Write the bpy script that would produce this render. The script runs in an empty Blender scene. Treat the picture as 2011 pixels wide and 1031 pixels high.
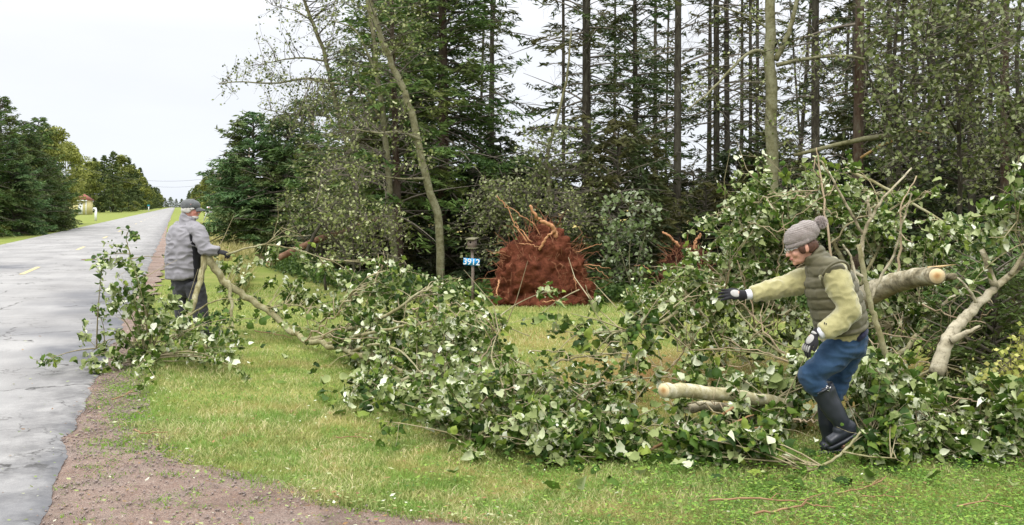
import bpy, math, random
import numpy as np
from mathutils import Vector, Matrix, noise as mnoise

S = bpy.context.scene
C = S.collection
R = math.radians
# ---------------------------------------------------------------- camera
F, CX, HY, EYE = 1900.0, 1005.5, 405.0, 1.65
cam_d = bpy.data.cameras.new('camera'); cam = bpy.data.objects.new('camera', cam_d); C.objects.link(cam)
cam.location = (0, 0, EYE); cam.rotation_euler = (R(90), 0, 0)
cam_d.sensor_width = 36; cam_d.lens = 36 * F / 2011; cam_d.shift_y = -(515.5 - HY) / 2011
cam_d.clip_start = 0.05; cam_d.clip_end = 6000
S.camera = cam
# ---------------------------------------------------------------- overcast sky: thin Nishita blue under a bright cloud deck
SUN_EL, SUN_AZ = 52.0, 200.0
W = bpy.data.worlds.new("World"); S.world = W; W.use_nodes = True
nt = W.node_tree; nt.nodes.clear()
def wn(t): return nt.nodes.new(t)
out = wn('ShaderNodeOutputWorld'); bg = wn('ShaderNodeBackground')
sky = wn('ShaderNodeTexSky'); sky.sky_type = 'NISHITA'; sky.sun_disc = False
sky.sun_elevation = R(SUN_EL); sky.sun_rotation = R(SUN_AZ)
sc = wn('ShaderNodeVectorMath'); sc.operation = 'SCALE'; sc.inputs[3].default_value = 0.10
nt.links.new(sky.outputs[0], sc.inputs[0])
geo = wn('ShaderNodeTexCoord'); sep = wn('ShaderNodeSeparateXYZ'); nt.links.new(geo.outputs['Generated'], sep.inputs[0])
cr = wn('ShaderNodeValToRGB'); nt.links.new(sep.outputs[2], cr.inputs[0])
e = cr.color_ramp.elements
e[0].position = 0.0; e[0].color = (0.77, 0.81, 0.87, 1)
e[1].position = 1.0; e[1].color = (1.0, 1.0, 1.0, 1)
x = cr.color_ramp.elements.new(0.08); x.color = (0.82, 0.85, 0.905, 1)
x = cr.color_ramp.elements.new(0.22); x.color = (0.87, 0.885, 0.92, 1)
cn = wn('ShaderNodeTexNoise'); cn.inputs['Scale'].default_value = 3.0; cn.inputs['Detail'].default_value = 5
mp = wn('ShaderNodeMapping'); mp.inputs['Scale'].default_value = (1, 1, 4); nt.links.new(geo.outputs['Generated'], mp.inputs[0]); nt.links.new(mp.outputs[0], cn.inputs[0])
mr = wn('ShaderNodeMapRange'); mr.inputs[1].default_value = 0.3; mr.inputs[2].default_value = 0.7; mr.inputs[3].default_value = 0.95; mr.inputs[4].default_value = 1.02
nt.links.new(cn.outputs[0], mr.inputs[0])
# brightening of the cloud deck towards the zenith (overcast sky)
mz = wn('ShaderNodeMapRange'); mz.inputs[1].default_value = 0.17; mz.inputs[2].default_value = 1.0; mz.inputs[3].default_value = 1.0; mz.inputs[4].default_value = 3.2
nt.links.new(sep.outputs[2], mz.inputs[0])
mm = wn('ShaderNodeMath'); mm.operation = 'MULTIPLY'; nt.links.new(mr.outputs[0], mm.inputs[0]); nt.links.new(mz.outputs[0], mm.inputs[1])
s2 = wn('ShaderNodeVectorMath'); s2.operation = 'SCALE'; nt.links.new(cr.outputs[0], s2.inputs[0]); nt.links.new(mm.outputs[0], s2.inputs[3])
mix = wn('ShaderNodeMix'); mix.data_type = 'RGBA'; mix.inputs[0].default_value = 0.95
nt.links.new(sc.outputs[0], mix.inputs[6]); nt.links.new(s2.outputs[0], mix.inputs[7])
nt.links.new(mix.outputs[2], bg.inputs[0]); bg.inputs[1].default_value = 1.0
nt.links.new(bg.outputs[0], out.inputs[0])
sun_d = bpy.data.lights.new('sun', 'SUN'); sun_d.energy = 1.5; sun_d.angle = R(25); sun_d.color = (1.0, 0.97, 0.92)
sun = bpy.data.objects.new('sun', sun_d); C.objects.link(sun)
sun.rotation_euler = (R(90 - SUN_EL), 0, R(-20))     # light comes from behind the camera, high
S.view_settings.view_transform = 'Standard'; S.view_settings.look = 'None'
S.view_settings.exposure = 0.25; S.view_settings.gamma = 1.0; S.view_settings.use_curve_mapping = False
S.cycles.max_bounces = 6; S.cycles.diffuse_bounces = 3; S.cycles.transmission_bounces = 3; S.cycles.transparent_max_bounces = 6
S.cycles.caustics_reflective = False; S.cycles.caustics_refractive = False
S.cycles.use_denoising = True

def P(px, py, Y): return Vector(((px - CX) / F * Y, Y, EYE - (py - HY) / F * Y))
def G(px, py):
    Y = EYE * F / (py - HY); return Vector(((px - CX) / F * Y, Y, 0.0))
def proj(p): return CX + F * p[0] / p[1], HY + F * (EYE - p[2]) / p[1]

# ---------------------------------------------------------------- object helpers
def setp(o, label=None, cat=None, group=None, kind=None):
    if label: o['label'] = label
    if cat: o['category'] = cat
    if group: o['group'] = group
    if kind: o['kind'] = kind
    return o
def thing(name, label, cat, loc=(0, 0, 0), group=None):
    o = bpy.data.objects.new(name, None); o.empty_display_size = 0.1; C.objects.link(o); o.location = loc
    return setp(o, label, cat, group)
def link(name, me, parent=None, label=None, cat=None, group=None, kind=None, world=True):
    o = bpy.data.objects.new(name, me); C.objects.link(o)
    if parent:
        o.parent = parent
        if world:      # mesh is given in world coordinates
            pl = parent.location
            q = parent
            while q.parent: q = q.parent; pl = pl + q.location
            o.location = (-pl[0], -pl[1], -pl[2])
    return setp(o, label, cat, group, kind)
def copy_tree(root, loc=None, rotz=None, scale=None, label=None):
    r = root.copy(); C.objects.link(r)
    for ch in root.children:
        c = ch.copy(); C.objects.link(c); c.parent = r
        for g in ch.children:
            d = g.copy(); C.objects.link(d); d.parent = c
    if loc is not None: r.location = loc
    if rotz is not None: r.rotation_euler = (0, 0, rotz)
    if scale is not None: r.scale = scale if hasattr(scale, '__len__') else (scale,) * 3
    if label: r['label'] = label
    return r

class MB:
    """collects vertex/face arrays and makes one mesh"""
    def __init__(s): s.V = []; s.T = []; s.Q = []; s.A = []; s.n = 0
    def add(s, V, T=None, Q=None, rnd=0.5):
        V = np.asarray(V, dtype=np.float64).reshape(-1, 3)
        if T is not None and len(T): s.T.append(np.asarray(T, dtype=np.int64).reshape(-1, 3) + s.n)
        if Q is not None and len(Q): s.Q.append(np.asarray(Q, dtype=np.int64).reshape(-1, 4) + s.n)
        s.V.append(V); s.A.append(np.broadcast_to(np.asarray(rnd, dtype=np.float64), (len(V),)).copy()); s.n += len(V)
    def box(s, c, d, M=None, rnd=0.5):
        v = np.array([[x, y, z] for x in (-.5, .5) for y in (-.5, .5) for z in (-.5, .5)]) * np.array(d)
        if M is not None: v = v @ np.array(M.to_3x3()).T
        s.add(v + np.array(c), Q=[(0, 1, 3, 2), (4, 6, 7, 5), (0, 4, 5, 1), (2, 3, 7, 6), (0, 2, 6, 4), (1, 5, 7, 3)], rnd=rnd)
    def tube(s, pts, rad, sides=6, rnd=0.5, cap=True, wob=0.0):
        pts = np.asarray([tuple(p) for p in pts], dtype=np.float64); n = len(pts)
        rad = np.broadcast_to(np.asarray(rad, dtype=np.float64), (n,)) if np.ndim(rad) == 0 or len(np.atleast_1d(rad)) == n else np.interp(np.linspace(0, 1, n), np.linspace(0, 1, len(rad)), rad)
        tg = np.gradient(pts, axis=0); tg /= (np.linalg.norm(tg, axis=1, keepdims=True) + 1e-9)
        up = np.array([0, 0, 1.0]) if abs(tg[0][2]) < 0.9 else np.array([1.0, 0, 0])
        U = np.empty_like(pts); u = np.cross(tg[0], up); u /= np.linalg.norm(u)
        for i in range(n):
            u = u - tg[i] * np.dot(u, tg[i]); u /= (np.linalg.norm(u) + 1e-9); U[i] = u
        Vv = np.cross(tg, U); a = np.arange(sides) / sides * 2 * math.pi
        rr = rad[:, None] * (1 + (wob * (np.random.rand(n, sides) - .5) if wob else 0))
        ring = pts[:, None, :] + rr[:, :, None] * (np.cos(a)[None, :, None] * U[:, None, :] + np.sin(a)[None, :, None] * Vv[:, None, :])
        V = ring.reshape(-1, 3)
        i = np.arange(n - 1)[:, None] * sides; j = np.arange(sides)[None, :]; k = (j + 1) % sides
        Q = np.stack([i + j, i + k, i + sides + k, i + sides + j], -1).reshape(-1, 4)
        T = []
        if cap:
            V = np.vstack([V, pts[0], pts[-1]]); a0, a1 = n * sides, n * sides + 1; b = (n - 1) * sides
            for q in range(sides):
                T.append((a0, (q + 1) % sides, q)); T.append((a1, b + q, b + (q + 1) % sides))
        s.add(V, T=T, Q=Q, rnd=rnd)
    def quads(s, Cn, D, Wd, rnd):
        """one diamond-ish quad per row: centre Cn, half-length vec D, half-width vec Wd"""
        V = np.stack([Cn - D, Cn + Wd - D * .15, Cn + D, Cn - Wd - D * .15], 1).reshape(-1, 3)
        Q = np.arange(len(Cn) * 4).reshape(-1, 4)
        s.add(V, Q=Q, rnd=np.repeat(rnd, 4))
    def mesh(s, name, mat, smooth=False):
        me = bpy.data.meshes.new(name)
        if not s.V: return me
        V = np.vstack(s.V); T = np.vstack(s.T) if s.T else np.zeros((0, 3), int); Q = np.vstack(s.Q) if s.Q else np.zeros((0, 4), int)
        me.vertices.add(len(V)); me.vertices.foreach_set('co', V.astype(np.float32).ravel())
        nl = len(T) * 3 + len(Q) * 4; me.loops.add(nl); me.loops.foreach_set('vertex_index', np.concatenate([T.ravel(), Q.ravel()]).astype(np.int32))
        me.polygons.add(len(T) + len(Q))
        ls = np.concatenate([np.arange(len(T)) * 3, len(T) * 3 + np.arange(len(Q)) * 4]).astype(np.int32)
        me.polygons.foreach_set('loop_start', ls)
        if smooth: me.polygons.foreach_set('use_smooth', np.ones(len(ls), dtype=bool))
        me.update(calc_edges=True)
        at = me.attributes.new('rnd', 'FLOAT', 'POINT'); at.data.foreach_set('value', np.concatenate(s.A).astype(np.float32))
        if mat: me.materials.append(mat)
        return me
def obj(name, mb, mat, parent=None, smooth=False, world=True, **kw):
    return link(name, mb.mesh(name, mat, smooth), parent, world=world, **kw)

# ---------------------------------------------------------------- material helpers
class NT:
    def __init__(s, name):
        s.m = bpy.data.materials.new(name); s.m.use_nodes = True; s.t = s.m.node_tree; s.t.nodes.clear()
        s.out = s.n('ShaderNodeOutputMaterial')
    def n(s, t, **kw):
        x = s.t.nodes.new(t)
        for k, v in kw.items(): setattr(x, k, v)
        return x
    def l(s, a, b): s.t.links.new(a, b)
    def pos(s, obj=False, scale=None):
        if obj: o = s.n('ShaderNodeTexCoord').outputs['Object']
        else: o = s.n('ShaderNodeNewGeometry').outputs['Position']
        if scale is not None:
            m = s.n('ShaderNodeMapping'); m.inputs['Scale'].default_value = scale; s.l(o, m.inputs[0]); o = m.outputs[0]
        return o
    def noise(s, vec, scale, detail=4, rough=0.55, dist=0):
        x = s.n('ShaderNodeTexNoise'); x.inputs['Scale'].default_value = scale; x.inputs['Detail'].default_value = detail
        x.inputs['Roughness'].default_value = rough; x.inputs['Distortion'].default_value = dist; s.l(vec, x.inputs['Vector']); return x.outputs[0]
    def vor(s, vec, scale, feature='F1'):
        x = s.n('ShaderNodeTexVoronoi', feature=feature); x.inputs['Scale'].default_value = scale; s.l(vec, x.inputs['Vector']); return x.outputs['Distance']
    def ramp(s, fac, stops, interp='LINEAR'):
        x = s.n('ShaderNodeValToRGB'); x.color_ramp.interpolation = interp; s.l(fac, x.inputs[0]); e = x.color_ramp.elements
        for i, (p, c) in enumerate(stops):
            if i < 2: el = e[i]; el.position = p
            else: el = e.new(p)
            el.color = (*c, 1) if len(c) == 3 else c
        return x.outputs[0]
    def rng(s, fac, a, b, c, d):
        x = s.n('ShaderNodeMapRange'); x.inputs[1].default_value = a; x.inputs[2].default_value = b; x.inputs[3].default_value = c; x.inputs[4].default_value = d
        s.l(fac, x.inputs[0]); return x.outputs[0]
    def mix(s, fac, a, b, mode='MIX'):
        x = s.n('ShaderNodeMix', data_type='RGBA', blend_type=mode)
        for sock, v in ((x.inputs[0], fac), (x.inputs[6], a), (x.inputs[7], b)):
            if hasattr(v, 'node'): s.l(v, sock)
            else: sock.default_value = v if not hasattr(v, '__len__') else ((*v, 1) if len(v) == 3 else v)
        return x.outputs[2]
    def math(s, op, a, b=0.0):
        x = s.n('ShaderNodeMath', operation=op)
        for sock, v in ((x.inputs[0], a), (x.inputs[1], b)):
            if hasattr(v, 'node'): s.l(v, sock)
            else: sock.default_value = v
        return x.outputs[0]
    def attr(s, name='rnd'):
        x = s.n('ShaderNodeAttribute'); x.attribute_name = name; return x.outputs['Fac']
    def orand(s): return s.n('ShaderNodeObjectInfo').outputs['Random']
    def bump(s, h, strength=0.3, dist=0.02, prev=None):
        x = s.n('ShaderNodeBump'); x.inputs['Strength'].default_value = strength; x.inputs['Distance'].default_value = dist; s.l(h, x.inputs['Height'])
        if prev is not None: s.l(prev, x.inputs['Normal'])
        return x.outputs[0]
    def done(s, col, rough=0.8, bump=None, spec=0.3, transl=0.0, tcol=None, sheen=0.0, metal=0.0):
        p = s.n('ShaderNodeBsdfPrincipled')
        if hasattr(col, 'node'): s.l(col, p.inputs['Base Color'])
        else: p.inputs['Base Color'].default_value = (*col, 1)
        if hasattr(rough, 'node'): s.l(rough, p.inputs['Roughness'])
        else: p.inputs['Roughness'].default_value = rough
        p.inputs['Specular IOR Level'].default_value = spec; p.inputs['Metallic'].default_value = metal
        if sheen: p.inputs['Sheen Weight'].default_value = sheen
        if bump is not None: s.l(bump, p.inputs['Normal'])
        o = p.outputs[0]
        if transl:
            t = s.n('ShaderNodeBsdfTranslucent'); c = tcol if tcol is not None else col
            if hasattr(c, 'node'): s.l(c, t.inputs[0])
            else: t.inputs[0].default_value = (*c, 1)
            m = s.n('ShaderNodeMixShader'); m.inputs[0].default_value = transl; s.l(o, m.inputs[1]); s.l(t.outputs[0], m.inputs[2]); o = m.outputs[0]
        s.l(o, s.out.inputs[0]); return s.m
def simple(name, c1, c2=None, scale=20, rough=0.8, bump=0.2, bscale=None, bdist=0.01, spec=0.3, obj=True, stretch=None, sheen=0, metal=0):
    n = NT(name); v = n.pos(obj, stretch); c2 = c2 or tuple(a * .75 for a in c1)
    col = n.ramp(n.noise(v, scale), [(0.3, c1), (0.7, c2)])
    b = n.bump(n.noise(v, bscale or scale * 3, 3), bump, bdist) if bump else None
    return n.done(col, rough, b, spec, sheen=sheen, metal=metal)
def bark(name, c1, c2, c3, sx=14, sz=3, bump=0.6, dist=0.02):
    n = NT(name); v = n.pos(False, (1, 1, sz / sx)); f = n.noise(v, sx, 5, 0.6); g = n.noise(n.pos(), 2.2, 4)
    c = n.ramp(f, [(0.32, c1), (0.5, c2), (0.68, c3)])
    c = n.mix(n.rng(g, .45, .65, 0, .6), c, c3); c = n.mix(n.rng(n.noise(n.pos(), sx * 3.5, 5, .8), .50, .66, 0, .7), c, c1)
    return n.done(c, 0.9, n.bump(n.noise(v, sx * 2, 4), bump, dist), 0.15)
def foliage(name, cols, transl=0.25, rough=0.55, objvar=0.35, spec=0.25, big=None):
    """cols: ramp along the per-clump random value; each tree also shifts a little"""
    n = NT(name); c = n.ramp(n.attr(), [(i / (len(cols) - 1), x) for i, x in enumerate(cols)])
    if big: c = n.mix(n.rng(n.noise(n.pos(), big[0], 2), .45, .62, 0, big[2]), c, big[1])
    if objvar: c = n.mix(1.0, c, n.ramp(n.orand(), [(0, (1 - objvar, 1 - objvar * .9, 1 - objvar)), (1, (1 + objvar, 1 + objvar * .8, 1 + objvar * .4))]), 'MULTIPLY')
    return n.done(c, rough, None, spec, transl)

def unit(v): return v / (np.linalg.norm(v, axis=-1, keepdims=True) + 1e-9)
def ell(mb, c, r, M=None, nu=20, nv=12):
    a = np.linspace(0, 2 * math.pi, nu, endpoint=False); b = np.linspace(0, math.pi, nv + 1)[1:-1]
    V = [[0, 0, 1]] + [[math.sin(q) * math.cos(p), math.sin(q) * math.sin(p), math.cos(q)] for q in b for p in a] + [[0, 0, -1]]
    V = np.array(V) * np.array(r)
    if M is not None: V = V @ np.array(M.to_3x3()).T
    n_ = len(b); Q = [(1 + j * nu + i, 1 + (j + 1) * nu + i, 1 + (j + 1) * nu + (i + 1) % nu, 1 + j * nu + (i + 1) % nu) for j in range(n_ - 1) for i in range(nu)]
    L = 1 + n_ * nu; T = [(0, 1 + i, 1 + (i + 1) % nu) for i in range(nu)] + [(L, 1 + (n_ - 1) * nu + (i + 1) % nu, 1 + (n_ - 1) * nu + i) for i in range(nu)]
    mb.add(V + np.array(tuple(c)), T=T, Q=Q)
def chain(mb, pts, ra, rb=None, wide=None, sides=20, sub=6, capk=1.0):
    """elliptical loft: ra across, rb along the `wide` vector; rounded ends"""
    rb = rb or ra; pts = np.array([tuple(p) for p in pts]); n0 = len(pts); u = np.linspace(0, 1, n0); uu = np.linspace(0, 1, sub * (n0 - 1) + 1)
    q = np.stack([np.interp(uu, u, pts[:, i]) for i in range(3)], -1); A = np.interp(uu, u, ra); B = np.interp(uu, u, rb)
    for _ in range(sub // 2 + 1):
        q[1:-1] = (q[:-2] + 2 * q[1:-1] + q[2:]) / 4
    t0 = unit(q[0] - q[1]); t1 = unit(q[-1] - q[-2])
    ks = [0.25, .5, .75, .92, .99]
    pre = [q[0] + t0 * min(A[0], B[0]) * k * capk for k in ks][::-1]; post = [q[-1] + t1 * min(A[-1], B[-1]) * k * capk for k in ks]; f = [math.sqrt(1 - k * k) for k in ks]
    Q = np.vstack([pre, q, post]); A = np.concatenate([[A[0] * x for x in f[::-1]], A, [A[-1] * x for x in f]]); B = np.concatenate([[B[0] * x for x in f[::-1]], B, [B[-1] * x for x in f]])
    tg = unit(np.gradient(Q, axis=0)); w = np.array(tuple(wide)) if wide is not None else np.array([0, 1.0, 0.02])
    Wv = unit(w - tg * (tg @ w)[:, None]); U = np.cross(tg, Wv); a = np.arange(sides) / sides * 2 * math.pi
    ring = Q[:, None] + (A[:, None] * np.cos(a)[None])[:, :, None] * U[:, None] + (B[:, None] * np.sin(a)[None])[:, :, None] * Wv[:, None]
    n_ = len(Q); V = np.vstack([ring.reshape(-1, 3), Q[0], Q[-1]]); i = np.arange(n_ - 1)[:, None] * sides; j = np.arange(sides)[None]; k = (j + 1) % sides
    F4 = np.stack([i + j, i + k, i + sides + k, i + sides + j], -1).reshape(-1, 4); b = (n_ - 1) * sides
    T = [(n_ * sides, (s + 1) % sides, s) for s in range(sides)] + [(n_ * sides + 1, b + s, b + (s + 1) % sides) for s in range(sides)]
    mb.add(V, T=T, Q=F4)
DG = None
def fuse(name, mb, mat, parent, voxel=.01, smooth=3, disp=None, **kw):
    """weld overlapping lumps into one continuous skin"""
    tmp = bpy.data.objects.new('tmp', mb.mesh('tmp', None)); C.objects.link(tmp)
    m = tmp.modifiers.new('r', 'REMESH'); m.mode = 'VOXEL'; m.voxel_size = voxel
    if smooth: s = tmp.modifiers.new('s', 'SMOOTH'); s.iterations = smooth; s.factor = .5
    dg = bpy.context.evaluated_depsgraph_get(); me = bpy.data.meshes.new_from_object(tmp.evaluated_get(dg)); bpy.data.objects.remove(tmp)
    n_ = len(me.vertices); co = np.empty(n_ * 3, np.float32); me.vertices.foreach_get('co', co); co = co.reshape(-1, 3).astype(float)
    if disp:
        no = np.empty(n_ * 3, np.float32); me.vertices.foreach_get('normal', no); no = no.reshape(-1, 3)
        co += no * disp(co)[:, None]; me.vertices.foreach_set('co', co.astype(np.float32).ravel())
    me.polygons.foreach_set('use_smooth', np.ones(len(me.polygons), dtype=bool)); me.update(); me.name = name; me.materials.clear(); me.materials.append(mat)
    return link(name, me, parent, **kw)
def folds(amp, sc, st=(1, 1, 1), seed=0, extra=None):
    def f(co):
        s = np.array(st) * sc; r = np.array([1 - 2 * abs(mnoise.noise(Vector(p * s) + Vector((seed, seed * .7, 0)))) for p in co]) * amp * .8
        r += np.array([mnoise.noise(Vector(p * s * .5) + Vector((seed + 5, 0, 3))) for p in co]) * amp
        if extra is not None: r += extra(co)
        return r
    return f
def cloth(name, c1, c2, weave=180, rough=.85, bump=.25, sheen=.15, nscale=9, bdist=.003, spec=.2):
    n = NT(name); v = n.pos(True); c = n.ramp(n.noise(v, nscale, 5, .65), [(0.3, c1), (0.7, c2)]); h = n.math('ADD', n.noise(v, weave, 2, .7), n.math('MULTIPLY', n.noise(v, 22, 4, .6), 2.0))
    return n.done(c, rough, n.bump(h, bump, bdist), spec, sheen=sheen)
# ================================================================ SETTING
SL = 0.3476; RA = math.atan(SL)
def road_x(Y): return -0.75 - SL * Y                      # right edge of the road
GB_Y = np.array([-6, 3.0, 4.0, 4.6, 5.0, 5.4, 5.9, 6.27, 6.9, 8.14, 11, 27.3, 80, 400, 1200])
GB_X = np.array([14, 9.0, 4.6, 1.6, -.12, -1.04, -1.57, -2.1, -2.6, -3.15, -4.27, -9.80, -28.5, -139.9, -418.3])
def gravel_x(Y): return np.interp(Y, GB_Y, GB_X)
FE_X = np.array([-400, -80, -27, -12.4, -6.5, -4.3, -2.5, -.5, 2.1, 5, 8, 14, 60])       # forest edge (world x -> Y)
FE_Y = np.array([1190, 250, 82, 42, 26, 21, 17.6, 17.2, 16.4, 15, 12.5, 10, 9])
def forest_y(X): return np.interp(X, FE_X, FE_Y)

def m_ground():
    n = NT('lawn_soil'); v = n.pos()
    g = n.ramp(n.noise(v, 1.3, 6, .65), [(0.3, (0.13, 0.17, 0.035)), (0.5, (0.21, 0.24, 0.06)), (0.7, (0.32, 0.29, 0.10))])
    g = n.mix(n.rng(n.noise(v, 14, 5, .7), .35, .7, 0, .5), g, (0.11, 0.14, 0.03))
    g = n.mix(n.rng(n.noise(v, 60, 3, .7), .5, .75, 0, .5), g, (0.24, 0.23, 0.07))
    g = n.mix(n.rng(n.noise(v, 0.35, 3), .45, .6, 0, .45), g, (0.14, 0.20, 0.03))
    # dry needle-brown patch of ground by the fallen crown
    s = n.n('ShaderNodeAttribute'); s.attribute_name = 'dry'
    dry = n.ramp(n.noise(v, 22, 5, .7), [(0.3, (0.10, 0.055, 0.02)), (0.55, (0.27, 0.155, 0.06)), (0.7, (0.16, 0.14, 0.035))])
    g = n.mix(n.math('MULTIPLY', s.outputs['Fac'], n.rng(n.noise(v, 2.5, 5, .7), .3, .6, .3, 1)), g, dry)
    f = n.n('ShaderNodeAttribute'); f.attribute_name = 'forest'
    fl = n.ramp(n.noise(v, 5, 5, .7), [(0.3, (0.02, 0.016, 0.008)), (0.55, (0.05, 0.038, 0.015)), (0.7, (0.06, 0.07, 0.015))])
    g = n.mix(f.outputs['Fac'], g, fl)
    return n.done(g, 0.95, n.bump(n.noise(v, 35, 4, .7), .6, .03), 0.1)
def sheet(name, xs, ys, zf, mat, attrs=None, **kw):
    X, Yy = np.meshgrid(xs, ys); Z = zf(X, Yy); V = np.stack([X, Yy, Z], -1).reshape(-1, 3)
    nx, ny = len(xs), len(ys); i = np.arange(ny - 1)[:, None] * nx; j = np.arange(nx - 1)[None, :]
    Q = np.stack([i + j, i + j + 1, i + nx + j + 1, i + nx + j], -1).reshape(-1, 4)
    mb = MB(); mb.add(V, Q=Q); me = mb.mesh(name, mat, True)
    for k, fn in (attrs or {}).items():
        at = me.attributes.new(k, 'FLOAT', 'POINT'); at.data.foreach_set('value', fn(X, Yy).ravel().astype(np.float32))
    return link(name, me, **kw)
def vnoise(X, Y, s, seed=0):
    """cheap smooth noise (sum of sines) for vectorised use, roughly -1..1"""
    r = np.random.RandomState(seed); t = 0
    for k in range(6):
        a = r.rand() * 6.28; f = s * (0.6 + 1.6 * r.rand()); t = t + np.sin((X * math.cos(a) + Y * math.sin(a)) * f + r.rand() * 6.28 + 1.3 * np.sin((X * math.sin(a) - Y * math.cos(a)) * f * .7))
    return t / 3.2
def gz(X, Y): return -0.035 + 0.012 * vnoise(X, Y, 1.1, 3) + 0.006 * vnoise(X, Y, 4, 4)
def dryf(X, Y):
    d = np.zeros_like(X)
    for (cx, cy, rx, ry, a) in ((1.5, 9.6, 1.5, 2.0, 1), (2.4, 8.0, 1.6, .8, 1), (.6, 12.5, 1.4, 1.2, .6), (3.5, 10.2, 2, 1.2, .8), (-2.2, 8.2, .5, .35, .35), (-1.0, 7.4, .5, .25, .35)):
        d = np.maximum(d, a * np.clip(1.4 - np.sqrt(((X - cx) / rx) ** 2 + ((Y - cy) / ry) ** 2), 0, 1))
    return np.clip(d, 0, 1)
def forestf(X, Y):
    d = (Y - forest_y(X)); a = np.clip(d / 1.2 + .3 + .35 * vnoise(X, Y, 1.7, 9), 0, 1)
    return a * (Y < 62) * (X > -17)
M_ground = m_ground()
def spaced(a, b, n, p): t = np.linspace(0, 1, n) ** p; return a + (b - a) * t
ys = np.concatenate([[-60, -10], np.arange(0, 30, .25), spaced(30, 2600, 120, 2.5)])
xs = np.concatenate([-spaced(12, 2600, 90, 2.5)[::-1], np.arange(-11.75, 16, .25), spaced(16, 2600, 60, 2.5)])
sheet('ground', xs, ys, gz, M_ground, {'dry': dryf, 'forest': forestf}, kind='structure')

# field beyond the wood
def m_field():
    n = NT('ripe_field'); v = n.pos()
    c = n.ramp(n.noise(v, .8, 6, .7), [(0.3, (0.34, 0.29, 0.09)), (0.6, (0.52, 0.42, 0.15)), (.8, (0.3, 0.32, 0.09))])
    return n.done(c, .95, n.bump(n.noise(v, 8, 4), .5, .1), .1)
sheet('field', np.linspace(-8, 330, 60), np.concatenate([np.linspace(52, 100, 20), np.linspace(110, 700, 20)]), lambda X, Y: 0.02 + 0 * X, m_field(), kind='structure')

# gravel shoulder
def m_gravel():
    n = NT('red_gravel'); v = n.pos()
    c = n.ramp(n.noise(v, 2.2, 6, .65), [(0.3, (0.28, 0.18, 0.135)), (0.5, (0.39, 0.265, 0.205)), (0.7, (0.33, 0.25, 0.21))])
    sp = n.vor(v, 90); c = n.mix(n.rng(sp, .1, .6, 0, .55), c, (0.11, 0.072, 0.058)); c = n.mix(n.rng(n.noise(v, 55, 4, .85), .52, .62, 0, .7), c, (0.44, 0.36, 0.30))
    st = n.vor(v, 42); c = n.mix(n.rng(st, .0, .16, .55, 0), c, (0.40, 0.33, 0.29))
    c = n.mix(n.rng(n.noise(v, 1.6, 6, .7), .48, .66, 0, .65), c, (0.115, 0.078, 0.058)); c = n.mix(n.rng(n.noise(v, 7, 6, .8), .5, .7, 0, .5), c, (0.40, 0.31, 0.25))
    w = n.noise(v, 1.1, 3)
    b = n.bump(n.math('ADD', n.noise(v, 60, 4, .8), sp), .9, .02)
    return n.done(c, n.rng(w, .4, .65, .85, .5), b, .3)
gy = np.concatenate([np.arange(-4, 3.5, .25), np.arange(3.5, 12, .035), np.arange(12, 30, .12), spaced(30, 1100, 60, 2)])
nc = 46; mb = MB()
t = np.linspace(0, 1, nc)[None, :]; L0 = (road_x(gy) - .5)[:, None]
rag = .10 * vnoise(gy * 0, gy, 5, 11) + .05 * vnoise(gy * 0, gy, 19, 12)
R0 = (gravel_x(gy) + rag * np.clip(gy / 6, .4, 1.2))[:, None]
X = L0 + (R0 - L0) * t; Yy = np.repeat(gy[:, None], nc, 1)
Z = -0.012 + .006 * vnoise(X, Yy, 6, 5) + .003 * vnoise(X, Yy, 30, 6)
V = np.stack([X, Yy, Z], -1).reshape(-1, 3); i = np.arange(len(gy) - 1)[:, None] * nc; j = np.arange(nc - 1)[None, :]
mb.add(V, Q=np.stack([i + j, i + j + 1, i + nc + j + 1, i + nc + j], -1).reshape(-1, 4))
obj('gravel_shoulder', mb, m_gravel(), smooth=True, kind='structure')

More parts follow.
